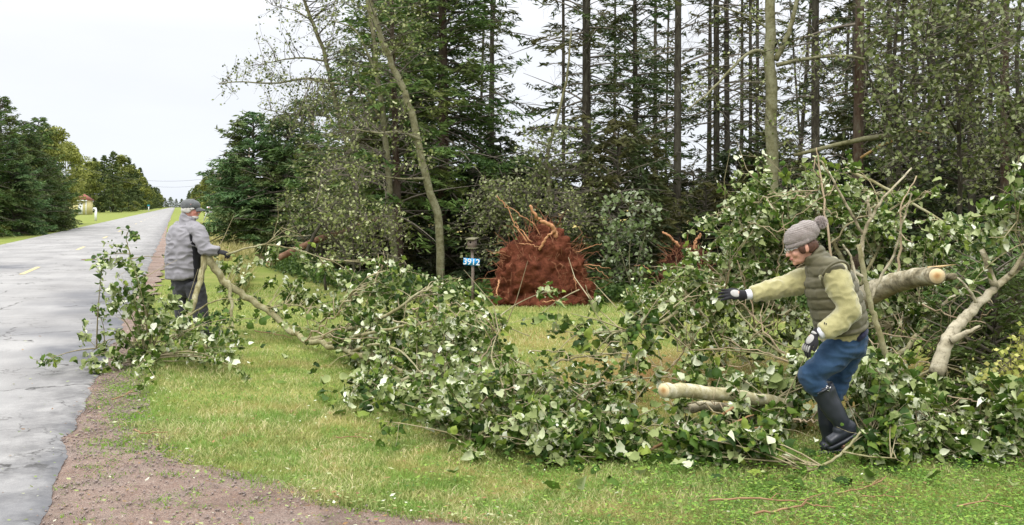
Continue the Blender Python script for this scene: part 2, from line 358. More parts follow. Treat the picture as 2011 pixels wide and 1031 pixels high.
# road in its own frame: +y runs along it, x = 0 is the right edge
def m_asphalt():
    n = NT('old_asphalt'); v = n.pos(True)
    c = n.ramp(n.noise(v, .55, 6, .6), [(0.3, (0.225, 0.218, 0.210)), (0.5, (0.31, 0.302, 0.290)), (0.7, (0.385, 0.375, 0.36))])
    st = n.n('ShaderNodeMapping'); st.inputs['Scale'].default_value = (2.0, .22, 1); n.l(v, st.inputs[0])
    tr = n.noise(st.outputs[0], 1.0, 5, .6)
    c = n.mix(n.rng(tr, .45, .7, 0, .35), c, (0.20, 0.20, 0.20))
    c = n.mix(n.rng(n.noise(v, 130, 2, .8), .35, .75, 0, .55), c, (0.13, 0.13, 0.14))
    c = n.mix(n.rng(n.noise(v, 75, 2, .8), .6, .75, 0, .4), c, (0.5, 0.5, 0.49))
    # tar-dark repair patches near the edge
    w = n.n('ShaderNodeAttribute'); w.attribute_name = 'wet'; wet = w.outputs['Fac']
    wet = n.math('MULTIPLY', wet, n.rng(n.noise(v, 1.4, 5, .6), .3, .55, .3, 1)); es = n.n('ShaderNodeSeparateXYZ'); n.l(v, es.inputs[0]); c = n.mix(n.math('MULTIPLY', n.rng(es.outputs[0], -.75, -.05, 0, 1), n.rng(n.noise(v, 3.2, 6, .7), .38, .62, 0, .85)), c, (0.085, 0.083, 0.085))
    c = n.mix(wet, c, (0.085, 0.088, 0.10))
    # cracks
    d = n.n('ShaderNodeTexNoise'); d.inputs['Scale'].default_value = 3.5; d.inputs['Detail'].default_value = 5; n.l(v, d.inputs['Vector'])
    dv = n.n('ShaderNodeVectorMath', operation='SCALE'); dv.inputs[3].default_value = .55; n.l(d.outputs[1], dv.inputs[0])
    av = n.n('ShaderNodeVectorMath', operation='ADD'); n.l(v, av.inputs[0]); n.l(dv.outputs[0], av.inputs[1])
    ed = n.vor(av.outputs[0], .62, 'DISTANCE_TO_EDGE'); ed2 = n.vor(av.outputs[0], 2.3, 'DISTANCE_TO_EDGE')
    edge = n.n('ShaderNodeSeparateXYZ'); n.l(v, edge.inputs[0])
    near = n.rng(edge.outputs[0], -2.2, -.2, 0, 1)
    ck = n.math('MULTIPLY', n.rng(ed, .004, .013, 1, 0), n.rng(n.noise(v, .7, 2), .42, .52, 0, 1))
    ck2 = n.math('MULTIPLY', n.rng(ed2, .006, .022, 1, 0), n.math('MULTIPLY', near, n.rng(n.noise(v, .9, 2), .5, .6, 0, .9)))
    ck = n.math('MAXIMUM', ck, ck2)
    # transverse joints every 4.4 m
    md = n.math('PINGPONG', n.math('ADD', edge.outputs[1], n.rng(n.noise(v, 2.5, 3), 0, 1, 0.0, .12)), 2.6)
    jt = n.rng(md, .0, .016, .75, 0)
    ck = n.math('MULTIPLY', n.math('MAXIMUM', ck, jt), n.rng(n.noise(v, 9, 3), .3, .6, .3, 1))
    c = n.mix(ck, c, (0.05, 0.048, 0.045))
    h = n.math('SUBTRACT', n.noise(v, 110, 3, .8), n.math('MULTIPLY', ck, 2.5))
    ro = n.math('SUBTRACT', n.rng(n.noise(v, .8, 4), .35, .7, .92, .75), n.math('MULTIPLY', wet, .38))
    return n.done(c, ro, n.bump(h, .35, .006), .15)
root_c, root_s = math.cos(RA), math.sin(RA)
def road_local(X, Y):                                      # world -> road frame
    dx, dy = X + 0.75, Y; return dx * root_c + dy * root_s, -dx * root_s + dy * root_c
def road_world(x, y): return -0.75 + x * root_c - y * root_s, x * root_s + y * root_c
ry = np.concatenate([np.arange(-8, 0, .3), np.arange(0, 24, .05), np.arange(24, 60, .3), spaced(60, 1300, 70, 2)])
edge = .06 * vnoise(ry, ry * 0, 1.3, 21) + .03 * vnoise(ry, ry * 0, 5, 22) + .008 * vnoise(ry, ry * 0, 17, 23)
tt = np.concatenate([np.linspace(0, .9, 19), np.linspace(.92, 1, 12)])[None, :]
X = -6.35 + (6.35 + edge[:, None]) * tt; Yy = np.repeat(ry[:, None], tt.shape[1], 1)
Z = 0.004 + .03 * (1 - ((X + 3.2) / 3.2) ** 2) + .002 * vnoise(X, Yy, 2.5, 31) - .012 * (tt > .995)
nc = tt.shape[1]; i = np.arange(len(ry) - 1)[:, None] * nc; j = np.arange(nc - 1)[None, :]
mb = MB(); mb.add(np.stack([X, Yy, Z], -1).reshape(-1, 3), Q=np.stack([i + j, i + j + 1, i + nc + j + 1, i + nc + j], -1).reshape(-1, 4))
me = mb.mesh('road', m_asphalt(), True)
w = np.zeros_like(X)
for (px, py, a, b, s) in ((180, 590, .9, 2.6, .75), (200, 690, .8, 1.0, 1.0), (120, 655, 1.3, .9, .55), (240, 640, .5, 1.4, 1.0), (255, 580, .6, 2.5, .6), (5, 527, .9, 1.6, .9), (205, 512, .9, .7, .5), (185, 850, .25, 1.0, .7), (130, 950, .25, 1.2, .8), (30, 985, .5, .9, .5)):
    q = G(px, py); lx, ly = road_local(q.x, q.y)
    w = np.maximum(w, s * np.clip(1.5 - 1.3 * np.sqrt(((X - lx) / a) ** 2 + ((Yy - ly) / b) ** 2) + .25 * vnoise(X, Yy, 3, 7), 0, 1))
at = me.attributes.new('wet', 'FLOAT', 'POINT'); at.data.foreach_set('value', w.ravel().astype(np.float32))
road = link('road', me, kind='structure'); road.location = (-0.75, 0, 0); road.rotation_euler = (0, 0, RA)
n = NT('worn_yellow_paint'); v = n.pos(); M_yel = n.done(n.mix(n.rng(n.noise(v, 16, 4, .7), .42, .6, 0, .8), (0.62, 0.48, 0.16), (0.3, 0.29, 0.26)), .6, None, .3)
for k in range(16):
    Yc = 24.3 + 12.9 * k; lx, ly = road_local(-3.65 - SL * Yc, Yc)
    mb = MB(); zz = .004 + .03 * (1 - ((lx + 3.2) / 3.2) ** 2) + .006
    L = 1.5; a = np.array([[-.06, -L], [.06, -L], [.06, L], [-.06, L]])
    mb.add([[lx + p[0], ly + p[1], zz] for p in a], Q=[(0, 1, 2, 3)])
    o = link('lane_marking', mb.mesh('lane_marking', M_yel), road, world=False)

# ---------------------------------------------------------------- grass
def m_grass():
    n = NT('grass_blade'); v = n.pos()
    c = n.ramp(n.attr(), [(0, (0.17, 0.23, 0.06)), (.4, (0.31, 0.38, 0.12)), (.7, (0.50, 0.50, 0.22)), (1, (0.72, 0.63, 0.38))])
    c = n.mix(n.rng(n.noise(v, 1.1, 6, .7), .48, .62, 0, .55), c, (0.50, 0.42, 0.17)); c = n.mix(n.rng(n.noise(v, 3.7, 6, .75), .54, .66, 0, .6), c, (0.42, 0.27, 0.11)); c = n.mix(n.rng(n.noise(v, 2.3, 5, .7), .48, .60, 0, .7), c, (0.17, 0.32, 0.05))
    c = n.mix(n.rng(n.noise(v, .45, 3), .5, .62, 0, .4), c, (0.18, 0.32, 0.05))
    return n.done(c, .6, None, .2, .35)
M_grass = m_grass()
def blades(name, X, Y, h, wd, rnd, lean=.5, mat=None, rs=None, **kw):
    rs = rs or np.random.RandomState(5); n_ = len(X); a = rs.rand(n_) * 6.283; b = rs.rand(n_) * 6.283
    base = np.stack([X, Y, np.full(n_, -.03)], -1)
    sd = np.stack([np.cos(a), np.sin(a), 0 * a], -1) * wd[:, None]; ln = np.stack([np.cos(b), np.sin(b), 0 * b], -1) * (h * lean * rs.rand(n_))[:, None]
    up = np.stack([0 * h, 0 * h, h], -1)
    mid = base + up * .6 + ln * .35; tip = base + up + ln
    V = np.stack([base - sd, base + sd, mid + sd * .7, mid - sd * .7, tip], 1).reshape(-1, 3)
    k = np.arange(n_)[:, None] * 5
    mb = MB(); mb.add(V, T=k + np.array([[3, 2, 4]]), Q=k + np.array([[0, 1, 2, 3]]), rnd=np.repeat(rnd, 5))
    return obj(name, mb, mat or M_grass, kind='stuff', **kw)
rs = np.random.RandomState(7)
def sample_lawn(n_, y0, y1, x0f, x1f, power):
    u = rs.rand(n_); Y = (y0 ** (1 - power) + u * (y1 ** (1 - power) - y0 ** (1 - power))) ** (1 / (1 - power))
    X = (x0f + rs.rand(n_) * (x1f - x0f)) * Y; return X, Y
X, Y = sample_lawn(430000, 4.3, 20.5, -.5, .72, 1.75)
gx = gravel_x(Y)
keep = (X > gx - .12 + .35 * (rs.rand(len(X)) ** 3) + .08 * vnoise(X, Y, 9, 2)) & (Y < forest_y(X) + .8)
dr = dryf(X, Y); keep &= rs.rand(len(X)) > dr * .82
thin = .5 + .5 * vnoise(X, Y, 2.3, 15); keep &= rs.rand(len(X)) < .62 + .5 * thin
X, Y = X[keep], Y[keep]; n_ = len(X)
h = (.016 + .028 * rs.rand(n_) ** 1.7) * (1 + .5 * vnoise(X, Y, 1.5, 8).clip(-.6, 1)) * (1 + .25 * np.clip(Y - 9, 0, 6) / 6)
edge_h = np.exp(-((X - gravel_x(Y)) / .25) ** 2); h *= 1 + .7 * edge_h
blades('grass', X, Y, h, .0016 + .00022 * Y + .001 * rs.rand(n_), np.clip(rs.rand(n_) ** 1.4 + .25 * dryf(X, Y) + .22 * vnoise(X, Y, 3.1, 61), 0, 1), 1.5)
# broad-leaved clover and low weeds mixed in the sward, brightest at lower right
def weed_leaves(name, X, Y, size, rnd, mat, rs, z=.02, **kw):
    n_ = len(X); Cn = np.stack([X, Y, z * (.3 + rs.rand(n_))], -1)
    a = rs.rand(n_) * 6.283; D = np.stack([np.cos(a), np.sin(a), .5 * (rs.rand(n_) - .3)], -1) * size[:, None]
    Wd = np.stack([-np.sin(a), np.cos(a), .5 * (rs.rand(n_) - .5)], -1) * size[:, None] * .55
    mb = MB(); mb.quads(Cn, D, Wd, rnd); return obj(name, mb, mat, kind='stuff', **kw)
M_weed = foliage('weed_leaf', [(0.06, 0.14, 0.02), (0.15, 0.29, 0.035), (0.30, 0.44, 0.07)], .35, objvar=0)
X, Y = sample_lawn(60000, 4.3, 9, -.35, .72, 1.8)
pr = 1.3 * np.exp(-(((X - 2.6) / 1.9) ** 2 + ((Y - 5.4) / .9) ** 2)) + .4 * np.clip(vnoise(X, Y, 2.2, 18), 0, 1)
k = (X > gravel_x(Y) + .05) & (rs.rand(len(X)) < pr); X, Y = X[k], Y[k]
weed_leaves('clover', X, Y, .007 + .009 * rs.rand(len(X)), rs.rand(len(X)), M_weed, rs, .045)
# weeds sprouting through the gravel: little rosettes
wx, wy = [], []
while len(wx) < 520:
    Yq = 4.6 + rs.rand() * 5.5; xa, xb = road_x(Yq) + .05, float(gravel_x(Yq)); xq = xa + rs.rand() ** .7 * (xb - xa)
    if rs.rand() < .35 + .65 * (vnoise(np.array([xq]), np.array([Yq]), 2.0, 40)[0] > .1) and abs(xq) < .56 * Yq: wx.append(xq); wy.append(Yq)
X, Y, hh, rr = [], [], [], []
for a, b in zip(wx, wy):
    m = int(10 + 30 * rs.rand()); s = .02 + .05 * rs.rand()
    X.append(a + rs.randn(m) * s); Y.append(b + rs.randn(m) * s * .8); hh.append(.01 + .028 * rs.rand(m)); rr.append(.35 + .55 * rs.rand(m))
X, Y, hh, rr = map(np.concatenate, (X, Y, hh, rr))
blades('gravel_weeds', X, Y, hh, .003 + .003 * rs.rand(len(X)), np.clip(rr, 0, 1), 1.8, M_weed)
# pebbles on the shoulder
M_peb = simple('pebble_stone', (0.30, 0.24, 0.21), (0.15, 0.12, 0.11), 8, .8, 0, obj=False)
mb = MB(); oc = np.array([[1, 0, 0], [-1, 0, 0], [0, 1, 0], [0, -1, 0], [0, 0, .7], [0, 0, -.7]]); ot = np.array([(0, 2, 4), (2, 1, 4), (1, 3, 4), (3, 0, 4), (2, 0, 5), (1, 2, 5), (3, 1, 5), (0, 3, 5)])
for q in range(9500):
    Yq = 4.4 + 7.5 * rs.rand() ** 1.6; xa, xb = road_x(Yq) - .15, float(gravel_x(Yq)) + .1; xq = xa + rs.rand() * (xb - xa)
    if abs(xq) > .56 * Yq: continue
    s = .0028 + .009 * rs.rand() ** 3.5; mb.add(oc * s * (0.7 + .6 * rs.rand(6, 3)) + [xq, Yq, -.006 + s * .3], T=ot, rnd=rs.rand())
obj('pebbles', mb, M_peb, kind='stuff')
# long straw-coloured grass in the ditch beyond the man
M_straw = foliage('straw_grass', [(0.16, 0.19, 0.05), (0.42, 0.38, 0.15), (0.60, 0.52, 0.26)], .3, objvar=0)
n_ = 90000; Y = 17 + 60 * rs.rand(n_) ** 1.5; off = 2.6 + 5.0 * rs.rand(n_) + 1.0 * vnoise(Y, Y * 0, .3, 2); X = road_x(Y) + off * .8
k = (X < -.258 * Y - .3) & (rs.rand(n_) < np.clip((off - 1.5) / 1.2, .04, 1)) & (vnoise(X, Y, .9, 77) > -.45); X, Y = X[k], Y[k]
blades('ditch_grass', X, Y, .18 + .30 * rs.rand(len(X)) * (1 + .3 * vnoise(X, Y, .7, 78)), .004 + .0004 * Y, np.clip(rs.rand(len(X)) * .8 + .3 * vnoise(X, Y, .5, 3), 0, 1), .8, M_straw)

# torn bits of leaf and straw strewn over lawn, shoulder and road edge
def m_litter():
    n = NT('leaf_litter'); return n.done(n.ramp(n.attr(), [(0, (0.10, 0.055, 0.025)), (.25, (0.30, 0.18, 0.08)), (.45, (0.10, 0.15, 0.04)), (.7, (0.26, 0.32, 0.10)), (.9, (0.36, 0.38, 0.20)), (1, (0.62, 0.63, 0.50))]), .7, None, .2, .15)
X, Y = sample_lawn(34000, 4.3, 16, -.62, .72, 1.9); rs = np.random.RandomState(66)
pr = .10 + .9 * np.exp(-((X - gravel_x(Y)) / .35) ** 2) * .6 + .35 * np.clip(vnoise(X, Y, 1.9, 71), 0, 1); pr = np.where(X < road_x(Y) - .1, .05, pr); k = rs.rand(len(X)) < pr; X, Y = X[k], Y[k]
weed_leaves('leaf_litter', X, Y, .006 + .016 * rs.rand(len(X)) ** 2.2, rs.rand(len(X)), m_litter(), rs, .035)
# ================================================================ TREES
M_bark_dark = bark('dark_conifer_bark', (0.020, 0.017, 0.012), (0.045, 0.038, 0.027), (0.095, 0.09, 0.066), 22, 5)
M_bark_red = bark('reddish_conifer_bark', (0.032, 0.020, 0.013), (0.070, 0.044, 0.029), (0.11, 0.095, 0.07), 20, 6)
M_bark_pop = bark('olive_poplar_bark', (0.075, 0.07, 0.032), (0.17, 0.16, 0.085), (0.24, 0.235, 0.15), 9, 10, .3)
M_twig = simple('dead_twig', (0.10, 0.085, 0.065), (0.19, 0.165, 0.13), 6, .9, 0, obj=False)
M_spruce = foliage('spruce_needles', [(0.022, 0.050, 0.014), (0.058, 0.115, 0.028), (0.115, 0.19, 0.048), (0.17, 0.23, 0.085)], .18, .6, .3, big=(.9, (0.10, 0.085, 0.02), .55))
M_spruce_b = foliage('blue_spruce_needles', [(0.028, 0.066, 0.026), (0.070, 0.145, 0.050), (0.145, 0.24, 0.09), (0.21, 0.30, 0.14)], .18, .6, .2, big=(.7, (0.13, 0.11, 0.02), .5))
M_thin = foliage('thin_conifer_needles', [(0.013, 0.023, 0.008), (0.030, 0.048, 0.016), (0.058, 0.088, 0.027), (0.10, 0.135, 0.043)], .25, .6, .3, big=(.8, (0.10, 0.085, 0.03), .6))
M_popleaf = foliage('small_poplar_leaf', [(0.040, 0.058, 0.016), (0.10, 0.13, 0.034), (0.21, 0.25, 0.075), (0.46, 0.49, 0.30)], .35, .5, .2)
M_decid = foliage('pale_deciduous_leaf', [(0.08, 0.10, 0.022), (0.17, 0.20, 0.045), (0.30, 0.32, 0.09)], .3, .6, .25)
M_far = foliage('far_conifer_foliage', [(0.045, 0.070, 0.026), (0.09, 0.125, 0.042), (0.16, 0.19, 0.065)], .15, .8, .35)
M_under = foliage('undergrowth_leaf', [(0.025, 0.055, 0.014), (0.06, 0.11, 0.025), (0.12, 0.19, 0.045)], .3, .55, .25)

def unit(v): return v / (np.linalg.norm(v, axis=-1, keepdims=True) + 1e-9)
def conifer(rs, H, Rr, zb, nb, tw, tl, twid, slope=(.15, -.35), bare=.1, p=.8, bushy=1.0, wood=True, tip=.12, gap=0.0):
    """needle sprays on drooping boughs. returns (foliage MB, wood MB), origin at the foot"""
    fo, wo = MB(), MB(); Cs, Ds, Ws, Rn = [], [], [], []
    for b in range(nb):
        u = (b + rs.rand()) / nb; z = zb + (H - zb) * u ** .95; fr = (H - z) / (H - zb)
        if gap and rs.rand() < gap: continue
        L = (Rr * fr ** p * (.62 + .5 * rs.rand()) + tip); az = rs.rand() * 6.283 if gap else b * 2.399 + rs.rand()
        s0 = slope[0] + (1 - fr) * .5 + (.15 + gap) * rs.randn(); s1 = slope[1] * (.7 + .6 * rs.rand())
        t = np.linspace(0, 1, 6); ca, sa = math.cos(az), math.sin(az)
        zz = z + L * (s0 * t + s1 * t ** 2 * (1.3 - .5 * t)); rr = L * t
        pts = np.stack([rr * ca, rr * sa, zz], -1)
        if wood: wo.tube(pts + (np.outer(t, rs.randn(3)) * .10 * L if gap else 0), np.linspace(.012 + .011 * L, .004, 6), 3, rs.rand(), cap=False)
        k = int(tw * L) + 4; tj = bare + (1 - bare) * rs.rand(k) ** .8
        bp = np.stack([np.interp(tj, t, pts[:, i]) for i in range(3)], -1); side = np.where(rs.rand(k) < .5, -1, 1)
        an = (35 + 35 * rs.rand(k)) * math.pi / 180
        d = np.stack([ca * np.cos(an) - sa * np.sin(an) * side, sa * np.cos(an) + ca * np.sin(an) * side, -.12 - .25 * rs.rand(k) + .1 * (1 - fr)], -1); d = unit(d)
        l = (.36 * L * (1 - tj) + .14) * (.6 + .6 * rs.rand(k)) * bushy
        m = np.maximum(2, (l / (tl * .62)).astype(int)); idx = np.repeat(np.arange(k), m)
        s = (np.concatenate([np.arange(q) for q in m]) + .3 + .5 * rs.rand(len(idx))) / m[idx]
        c = bp[idx] + d[idx] * (l[idx] * s)[:, None] + rs.randn(len(idx), 3) * tl * .12
        c[:, 2] -= .10 * (l[idx] * s) * (1 + s)
        dd = unit(d[idx] + rs.randn(len(idx), 3) * .38 + [0, 0, .05]); wv = unit(np.cross(dd, rs.randn(len(idx), 3)))
        Cs.append(c); Ds.append(dd * tl * (.5 + .35 * rs.rand(len(idx), 1))); Ws.append(wv * twid * (.35 + .3 * rs.rand(len(idx), 1)))
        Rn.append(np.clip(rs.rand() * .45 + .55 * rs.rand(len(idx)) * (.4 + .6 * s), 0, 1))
    fo.quads(np.vstack(Cs), np.vstack(Ds), np.vstack(Ws), np.concatenate(Rn)); return fo, wo
def trunk_mb(H, r0, r1, rs, wob=.05, lean=(0, 0), sides=9, n=14, curve=0):
    t = np.linspace(0, 1, n); x = lean[0] * t * H + wob * np.cumsum(rs.randn(n)) * .35 + curve * t * (1 - t) * H; y = lean[1] * t * H + wob * np.cumsum(rs.randn(n)) * .35
    x -= x[0]; y -= y[0]; mb = MB(); r = r0 + (r1 - r0) * t; r[0] *= 1.25
    mb.tube(np.stack([x, y, t * H - .1 * (t == 0)], -1), r, sides, .5, wob=.12); return mb
def dead_twigs(mb, rs, z0, z1, n, L, r=.008, up=0.0):
    for q in range(n):
        z = z0 + (z1 - z0) * rs.rand(); a = rs.rand() * 6.283; l = L * (.3 + .8 * rs.rand() ** 1.5); k = 6; t = np.linspace(0, 1, k)
        dr = np.array([math.cos(a), math.sin(a), up + .25 * rs.randn()]); w = rs.randn(3) * .15
        pts = np.array([0, 0, z]) + np.outer(t, dr) * l + np.outer(t ** 2, w) * l + np.outer(t ** 2, [0, 0, -.18 * l])
        mb.tube(pts, np.linspace(r * 1.4, r * .4, k), 3, rs.rand(), cap=False)
        for s in range(int(2 + 3 * l)):
            tj = .2 + .75 * rs.rand(); b = np.array([np.interp(tj, t, pts[:, i]) for i in range(3)]); d2 = unit(dr + rs.randn(3) * .8) * l * (.15 + .3 * rs.rand())
            mb.tube([b, b + d2 * .5 + rs.randn(3) * .02, b + d2 + [0, 0, -.04]], [r * .55, r * .4, r * .25], 3, rs.rand(), cap=False)
def make_tree(name, label, cat, loc, trunk, tmat, fo=None, fmat=None, wo=None, wmat=None, group=None, extra=None):
    t = thing(name, label, cat, loc, group)
    obj('trunk', trunk, tmat, t, True, world=False)
    if wo and wo.V: obj('limbs', wo, wmat or M_twig, t, world=False, kind='stuff')
    if fo and fo.V: obj('crown', fo, fmat, t, world=False)
    for (nm, mb, m) in (extra or ()): obj(nm, mb, m, t, world=False, kind='stuff')
    return t

# ---- dense roadside spruces
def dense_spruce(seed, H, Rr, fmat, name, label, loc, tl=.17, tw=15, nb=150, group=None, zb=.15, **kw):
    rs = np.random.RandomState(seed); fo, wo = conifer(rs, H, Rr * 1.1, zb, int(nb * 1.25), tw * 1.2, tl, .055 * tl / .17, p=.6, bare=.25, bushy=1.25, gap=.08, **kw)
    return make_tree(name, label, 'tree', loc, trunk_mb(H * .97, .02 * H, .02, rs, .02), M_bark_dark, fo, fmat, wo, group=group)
def at(px, Y): return ((px - CX) / F * Y, Y, 0)
g_l = 'dense spruces along the left side of the road'
sp = dense_spruce(1, 8.1, 2.4, M_spruce, 'spruce_tree', 'tallest dark spruce at the left edge of the picture', at(2, 57), group=g_l, nb=190)
sp2 = dense_spruce(2, 7.0, 2.3, M_spruce, 'spruce_tree', 'dark spruce second from the left edge, with a pointed tip above its neighbours', at(46, 61), group=g_l, nb=170)
dense_spruce(21, 5.4, 2.2, M_spruce_b, 'spruce_tree', 'low bushy blue-green spruce in front of the tall ones at the left verge', at(22, 56), group=g_l, nb=140)
dense_spruce(22, 5.2, 2.2, M_spruce, 'spruce_tree', 'bushy dark spruce at the verge, left of the yellow shed', at(84, 64), group=g_l, nb=140)
copy_tree(sp2, at(76, 68), 2.1, 1.12, 'spruce with a blunt top just left of the pale deciduous trees')
copy_tree(sp, at(-50, 54), 1.0, 1.1, 'spruce standing half outside the left edge of the picture')
copy_tree(sp2, at(-100, 50), 4.0, 1.15, 'spruce beyond the left edge of the picture, foremost of the row')
copy_tree(sp2, at(98, 74), 4.4, .8, 'smaller spruce at the end of the left row, its boughs hanging over the lawn')
g_r = 'spruces right of the ditch, beyond the man'
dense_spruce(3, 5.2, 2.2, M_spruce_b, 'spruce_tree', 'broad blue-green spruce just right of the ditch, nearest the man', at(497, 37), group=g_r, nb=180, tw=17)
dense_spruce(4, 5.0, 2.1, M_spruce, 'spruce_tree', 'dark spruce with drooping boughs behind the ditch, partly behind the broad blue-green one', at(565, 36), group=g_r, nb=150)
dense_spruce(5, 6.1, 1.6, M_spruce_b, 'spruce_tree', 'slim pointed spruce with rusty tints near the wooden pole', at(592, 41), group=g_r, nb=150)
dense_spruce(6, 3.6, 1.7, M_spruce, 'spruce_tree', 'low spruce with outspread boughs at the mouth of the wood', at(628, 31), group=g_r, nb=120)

# ---- generic leafy / far trees
def leafy(seed, H, Rr, zb, n, size, fmat, tmat, name, label, loc, group=None, blobs=26, p=.8, r0=.12, cat='tree', squash=1.0, parts=True):
    rs = np.random.RandomState(seed); fo, wo = MB(), MB(); Cs = []
    for b in range(blobs):
        u = rs.rand() ** .8; z = zb + (H - zb) * u; rad = Rr * (math.sin(math.pi * min(1, .12 + u * .88)) ** p) * (.35 + .65 * rs.rand()); a = rs.rand() * 6.283
        c = np.array([rad * math.cos(a), rad * math.sin(a), z]); s = Rr * (.22 + .2 * rs.rand())
        wo.tube([[0, 0, max(.2, z - rad * .9)], [c[0] * .5, c[1] * .5, z - rad * .35], c], [.035, .022, .008], 3, rs.rand(), cap=False)
        k = int(n / blobs); q = rs.randn(k, 3); q = unit(q) * (rs.rand(k, 1) ** .45) * s * np.array([1.15, 1.15, .75 * squash]); Cs.append(c + q)
    Cn = np.vstack(Cs); Cn = Cn[Cn[:, 2] > .03]; k = len(Cn); D = unit(rs.randn(k, 3) * [1, 1, .7]); Wv = unit(np.cross(D, rs.randn(k, 3)))
    sz = size * (.6 + .7 * rs.rand(k, 1)); fo.quads(Cn, D * sz * .5, Wv * sz * .32, rs.rand(k))
    if not parts: return fo
    return make_tree(name, label, cat, loc, trunk_mb(H * .85, r0, .03, rs, .05), tmat, fo, fmat, wo, group=group)
g_p = 'pale green deciduous trees behind the left spruces'
pd = leafy(31, 7.2, 2.3, .8, 9000, .20, M_decid, M_bark_pop, 'deciduous_tree', 'pale yellow-green tree rising right behind the left spruces', at(104, 72), g_p)
copy_tree(pd, at(88, 90), 1.2, 1.15, 'pale yellow-green tree behind the left spruces, its crown sparse at the top')
copy_tree(pd, at(92, 80), 3.2, 1.0, 'pale tree half hidden by the left spruces')
copy_tree(pd, at(132, 225), 2.2, 2.2, 'pale tree just behind and right of the yellow shed')
copy_tree(pd, at(265, 285), 2.6, (.65, .65, .42), 'low rounded yellow-green bush on the lawn beyond the shed')
# far rows on both sides of the road
def far_conifer(seed, H, Rr, nb=95):
    rs = np.random.RandomState(seed); fo, wo = conifer(rs, H, Rr, .3, nb, 4.2, .62, .26, p=.75, bare=.15, wood=False, bushy=1.2)
    t = thing('roadside_tree', 'x', 'tree', (0, 0, 0)); obj('trunk', trunk_mb(H * .95, .15, .03, rs, .03, sides=5, n=6), M_bark_dark, t, world=False); obj('crown', fo, M_far, t, world=False); return t
protos = [far_conifer(40 + k, 13 + k * .7, 3.4 + .3 * k) for k in range(3)]
fl = leafy(55, 12, 3.0, 1.0, 3500, .55, M_decid, M_bark_pop, 'roadside_tree', 'x', (0, 0, 0)); protos.append(fl)
used = set(); rs = np.random.RandomState(77)
def place_far(X, Y, label, group, k=None, sc_=None):
    k = rs.randint(len(protos)) if k is None else k; r = protos[k]
    loc = (X, Y, -.05)
    if k in used: r = copy_tree(r)
    used.add(k); r.location = loc; r.rotation_euler = (0, 0, rs.rand() * 6.28); s = sc_ or (.78 + .35 * rs.rand()); r.scale = (s, s, s); r['label'] = label; r['group'] = group; return r
gl = 'distant trees lining the left of the road'; ll = 'distant dark conifer in the row along the left side of the road beyond the shed'
for k, (px, Y, H, kind) in enumerate(((185, 262, .85, 0), (205, 280, .9, 1), (222, 262, .86, 2), (238, 270, .98, 3), (192, 300, .95, 3), (252, 300, .92, 1), (262, 320, .9, 0), (150, 300, 1.0, 1))):
    place_far((px - CX) / F * Y, Y, ('tall dark conifer in the clump behind the lawn, right of the shed', 'broader dark conifer in the middle of the clump beyond the shed')[k % 2] if kind != 3 else 'pale green broadleaf crown in the clump beyond the shed', 'clump of tall trees beyond the shed', kind, H * 1.33)
place_far((176 - CX) / F * 215, 215, 'round-crowned olive-green tree immediately right of the yellow shed', 'clump of tall trees beyond the shed', 3, .95)
place_far((150 - CX) / F * 250, 250, 'dark tree rising behind the yellow shed', 'clump of tall trees beyond the shed', 1, 1.2)
for Y in list(range(335, 480, 17)) + list(range(480, 800, 26)) + list(range(800, 1150, 50)):
    place_far(-SL * Y - 8.2 - 6.5 - 4 * rs.rand(), Y, ll, gl, rs.randint(3) if Y % 3 else 3, 1.05 + .3 * rs.rand())
    if Y < 600: place_far(-SL * Y - 8.2 - 18 - 10 * rs.rand(), Y + 6, ll, gl, rs.randint(4), 1.15 + .25 * rs.rand())
gr = 'distant trees lining the right of the road'; lr = 'distant conifer in the row along the right side of the road beyond the poles'
for Y in list(range(215, 420, 15)) + list(range(420, 800, 28)) + list(range(800, 1150, 55)):
    place_far(-SL * Y + 13 + 5 * rs.rand(), Y, lr, gr, rs.randint(3) if Y % 4 else 3, .9 + .25 * rs.rand() + (.1 if Y > 300 else 0))
    if Y < 500: place_far(-SL * Y + 24 + 10 * rs.rand(), Y + 4, lr, gr, rs.randint(3), .8 + .2 * rs.rand())
for k in range(12): place_far(-SL * 1250 - 14 + 4.2 * k, 1250 + 9 * k, 'far-off tree where the road meets the horizon', 'far-off trees at the end of the road', k % 3, .7 + .35 * rs.rand()).scale[0] *= 2.2
# low bright bush and small spruces near the right verge poles
bush = leafy(61, 3.2, 1.7, .1, 3500, .22, M_decid, M_bark_pop, 'roadside_bush', 'bright yellow-green bush at the right verge below the utility poles', at(424, 125), None, cat='bush')
dense_spruce(62, 4.6, 1.7, M_spruce_b, 'spruce_tree', 'small young spruce on the right verge beyond the tilted sign', at(446, 118), tl=.3, tw=9, nb=90)
dense_spruce(64, 6.0, 2.0, M_spruce, 'spruce_tree', 'dark spruce on the right verge behind the young one', at(468, 105), tl=.3, tw=9, nb=110)
# tree line across the field, seen between the trunks: a hazy far mass
mb = MB(); rs = np.random.RandomState(90); n_ = 26000; X = -35 + 460 * rs.rand(n_); hgt = 10 + 3.5 * vnoise(X, X * 0, .12, 4) + 1.5 * vnoise(X, X * 0, .9, 5)
Cn = np.stack([X, 400 + 12 * rs.rand(n_), hgt * rs.rand(n_) ** .8], -1); D = unit(rs.randn(n_, 3)); Wv = unit(np.cross(D, rs.randn(n_, 3))); mb.quads(Cn, D * 1.3, Wv * .8, rs.rand(n_))
obj('distant_treeline', mb, M_far, kind='stuff')

